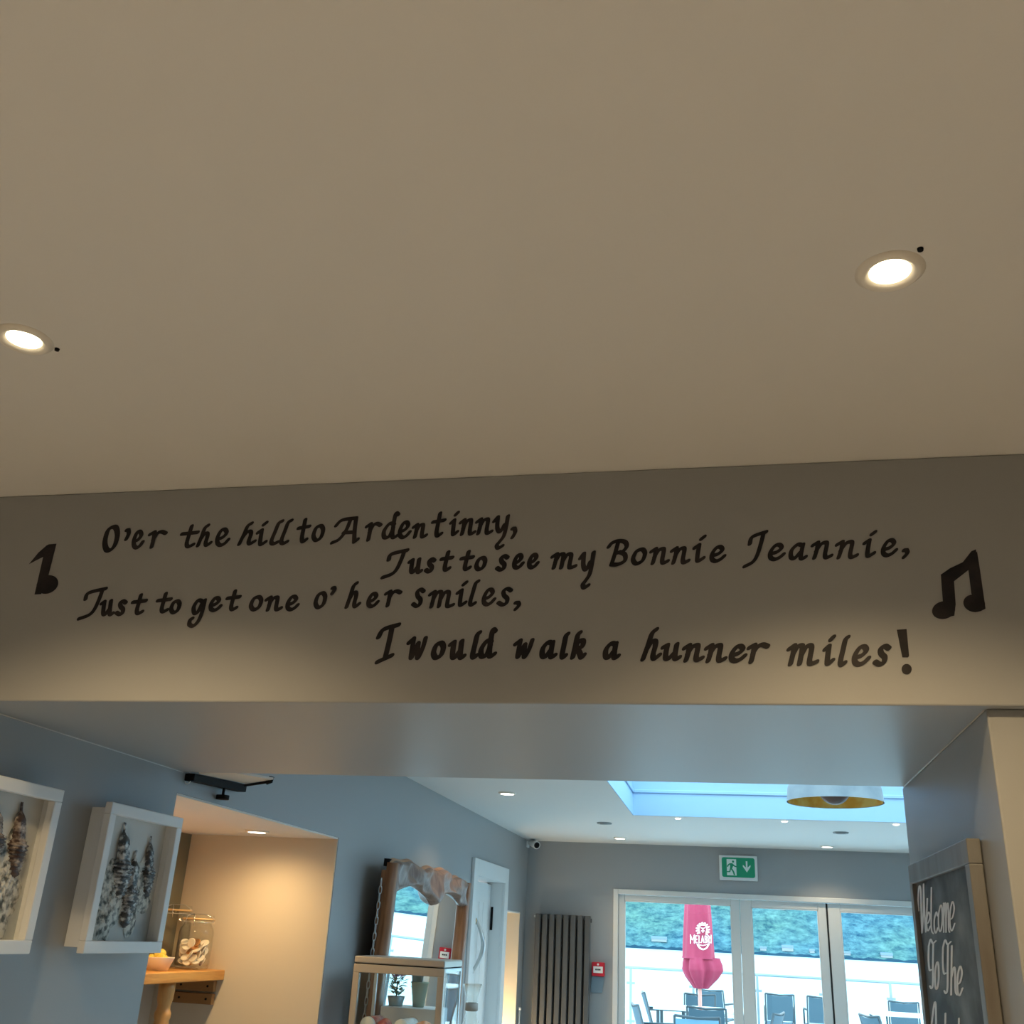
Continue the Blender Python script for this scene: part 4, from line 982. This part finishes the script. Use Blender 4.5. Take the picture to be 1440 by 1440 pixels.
# closed parasol with its crest
pY = 14.4
pc = at(984, 1390, 'y', pY); pX = pc[0]
tb.location = (pX, pY+.75, ZG)
t = thing('closed_parasol', 'closed pink parasol with white crest standing on the terrace', 'parasol', (pX, pY, ZG))
ztop_ = EYE+1.05; zhem = EYE-.150; zlow = EYE-.50
def folds(a, z): return 1+.12*max(0, math.sin(a*1.0+.2))*math.cos(8*a+.6)+.045*math.cos(8*a+.6)+.05*math.cos(5*a+2*z)
H_ = ztop_-zhem
prof = [(.205, zhem-ZG), (.198, zhem-ZG+.03), (.185, zhem-ZG+.25), (.165, zhem-ZG+.6), (.14, zhem-ZG+.9), (.07, zhem-ZG+1.12), (.015, ztop_-ZG)]
pro2 = []
for (r0, z0_), (r1, z1_) in zip(prof[:-1], prof[1:]):
    for i in range(6): s = i/6; pro2.append((r0+(r1-r0)*s, z0_+(z1_-z0_)*s))
pro2.append(prof[-1])
MB().lathe(pro2, M_PARA, 96, (0, 0, 0), True, False, folds).build('canopy', t)
def flapmod(a, z):
    return (1+.20*math.cos(4*a+.9)+.09*math.cos(9*a+6*z)+.08*math.cos(a))
lowp = [(.190, zhem-ZG+.02), (.215, zhem-ZG-.06), (.220, zhem-ZG-.13), (.175, zhem-ZG-.22), (.12, zhem-ZG-.29), (.075, zlow-ZG), (.03, zlow-ZG+.02)]
pro3 = []
for (r0, z0_), (r1, z1_) in zip(lowp[:-1], lowp[1:]):
    for i in range(5): s = i/5; pro3.append((r0+(r1-r0)*s, z0_+(z1_-z0_)*s))
pro3.append(lowp[-1])
MB().lathe(pro3, M_PARA, 96, (0.01, 0, 0), True, False, flapmod).build('gathered_hem', t)
MB().tube([(0, 0, 0), (0, 0, ztop_-ZG-.02)], .024, M_POLE, 14).build('pole', t)
MB().box(-.28, .28, -.28, .28, 0, .07, M_CFRAME).build('base', t, .01)
# white print wraps the cloth just proud of it
def on_cloth(x, y, k):
    p = at(x, y, 'y', pY-.23)
    dx = p[0]-pX; z = p[2]-ZG
    r = np.interp(z, [a[1] for a in pro2], [a[0] for a in pro2])
    dx = max(-r*.98, min(r*.98, dx)); a = -math.acos(dx/r)
    for _ in range(4):
        rr_ = r*folds(a, z); a = -math.acos(max(-1, min(1, dx/rr_)))
    rr_ = r*folds(a, z)+.006
    return Vector((rr_*math.cos(a), rr_*math.sin(a)-(k % 7)*.0004, z))
cr_ = MB()
BL = {'M': [[(0,1),(0,0)],[(0,0),(.5,.6),(1,0)],[(1,0),(1,1)]], 'E': [[(0,0),(0,1)],[(0,0),(1,0)],[(0,.5),(.8,.5)],[(0,1),(1,1)]], 'L': [[(0,0),(0,1),(0,1)],[(0,1),(1,1)]],
      'A': [[(0,1),(.5,0)],[(.5,0),(1,1)],[(.2,.65),(.8,.65)]], 'B': [[(0,0),(0,1)],[(0,0),(.9,.1),(.8,.45),(0,.5)],[(0,.5),(1,.6),(.9,.95),(0,1)]], 'R': [[(0,0),(0,1)],[(0,0),(.9,.1),(.85,.45),(0,.5)],[(.3,.5),(1,1)]], 'I': [[(.5,0),(.5,1)]]}
for ch, x0, x1, y0, y1 in (('M',971,976.5,1314.5,1326.5),('E',978.4,980.6,1316,1325.5),('L',982.6,984.6,1316,1325.5),('A',986,989.2,1316,1325.5),('B',991,993.2,1316,1325.5),('R',995,997.2,1316,1325.5),('I',998.8,999.4,1315,1326)):
    for st in BL[ch]: pen(cr_, spline([(x0+(x1-x0)*a, y0+(y1-y0)*b) for a, b in st], 3), .5, .45, .2, on_cloth, M_CHALK)
for k in range(15):
    a = PI*2*k/15; x, y = 988+7.2*math.cos(a), 1307+8.2*math.sin(a)
    if y < 1314: pen(cr_, [(x, y), (x+1.2*math.cos(a), y+1.2*math.sin(a))], 1.3, 1.0, .4, on_cloth, M_CHALK)
pen(cr_, spline([(983.5,1312),(982.5,1306),(985,1301),(991,1301),(993.5,1306),(992.5,1312)], 5), .8, .7, 0, on_cloth, M_CHALK)
pen(cr_, spline([(985.5,1304.5),(988,1306),(990.5,1304.5)], 3), .5, .45, 0, on_cloth, M_CHALK)
pen(cr_, spline([(988,1305),(988,1311)], 3), .6, .5, 0, on_cloth, M_CHALK); pen(cr_, spline([(986,1309),(990,1309)], 3), .5, .4, 0, on_cloth, M_CHALK)
pen(cr_, spline([(981,1328.5),(984,1333),(988.5,1335),(993,1333),(996,1328)], 5), 1.1, .9, .3, on_cloth, M_CHALK)
pen(cr_, spline([(980,1327.5),(988,1329.5),(996.5,1327)], 5), .5, .45, .3, on_cloth, M_CHALK)
cr_.build('printed_crest', t)['label'] = 'white printed crest and lettering'

# ------------------------------------------------------------------ loch and far shore
ZWA = EYE-6.5; YSH = 1450.0
w = MB(); w.add([(-3000, 20.2, ZWA), (3000, 20.2, ZWA), (3000, 2600, ZWA), (-3000, 2600, ZWA)], [(0,1,2,3)], M_WATER); struct(w, 'loch_water')
def hz(x, y):
    s = (y-YSH)/700
    if s <= 0: return ZWA-2
    h = 330*min(1, s)**1.1
    h *= 1+.18*math.sin(x*.0031+1)+.10*math.sin(x*.0083+2)+.05*math.sin(x*.021+y*.012)
    return ZWA+max(0, h)+2.0*math.sin(x*.11+y*.07)*math.sin(y*.13)*min(1, s*10)
hl = MB(); hl.grid(lambda u, v: (-1400+3000*u, YSH-8+720*v, hz(-1400+3000*u, YSH-8+720*v)), 220, 60, M_HILL, True)
struct(hl, 'hillside_ground')
sh = MB(); sh.grid(lambda u, v: (-1400+3000*u, YSH-14+10*v, ZWA-1+(4.2+.7*math.sin(u*700)+.6*math.sin(u*1613+2))*math.sin(PI*.62*v)), 500, 5, mat('dark shore trees', (.018, .050, .075), 1, spec=0), True)
struct(sh, 'shore_ground')
def house(label, px_, w_, d_, h_, y_):
    x = at(px_, 1325, 'y', y_)[0]; z = hz(x, y_)
    t = thing('far_house', label, 'house', (x, y_, z-1), 0, 'houses on the far shore')
    MB().box(-w_, w_, -d_, d_, 0, h_+1, M_HOUSE).build('walls', t)
    MB().prism([(-w_-.5, -d_-.5, h_+1), (-w_-.5, d_+.5, h_+1), (-w_-.5, 0, h_+1+d_*.8)], (2*w_+1, 0, 0), M_ROOF).build('roof', t)
house('long white house low on the hillside, left pane', 927, 10, 4, 2.6, YSH+25)
house('pale house by the far shore, left part of middle pane', 1073, 4, 3, 1.8, YSH+16)
house('wide pale house by the far shore, centre of middle pane', 1107, 7, 4, 3.2, YSH+18)
house('white house high on the wooded hill, middle pane', 1098, 8, 3, 1.2, YSH+120)
house('small white house by the far shore, right of the middle pane', 1141, 3, 3, 1.5, YSH+16)
house('low white house by the far shore, left part of right pane', 1190, 4, 3, 1.5, YSH+16)
house('wide white house by the far shore, centre of right pane', 1245, 7, 4, 1.8, YSH+16)
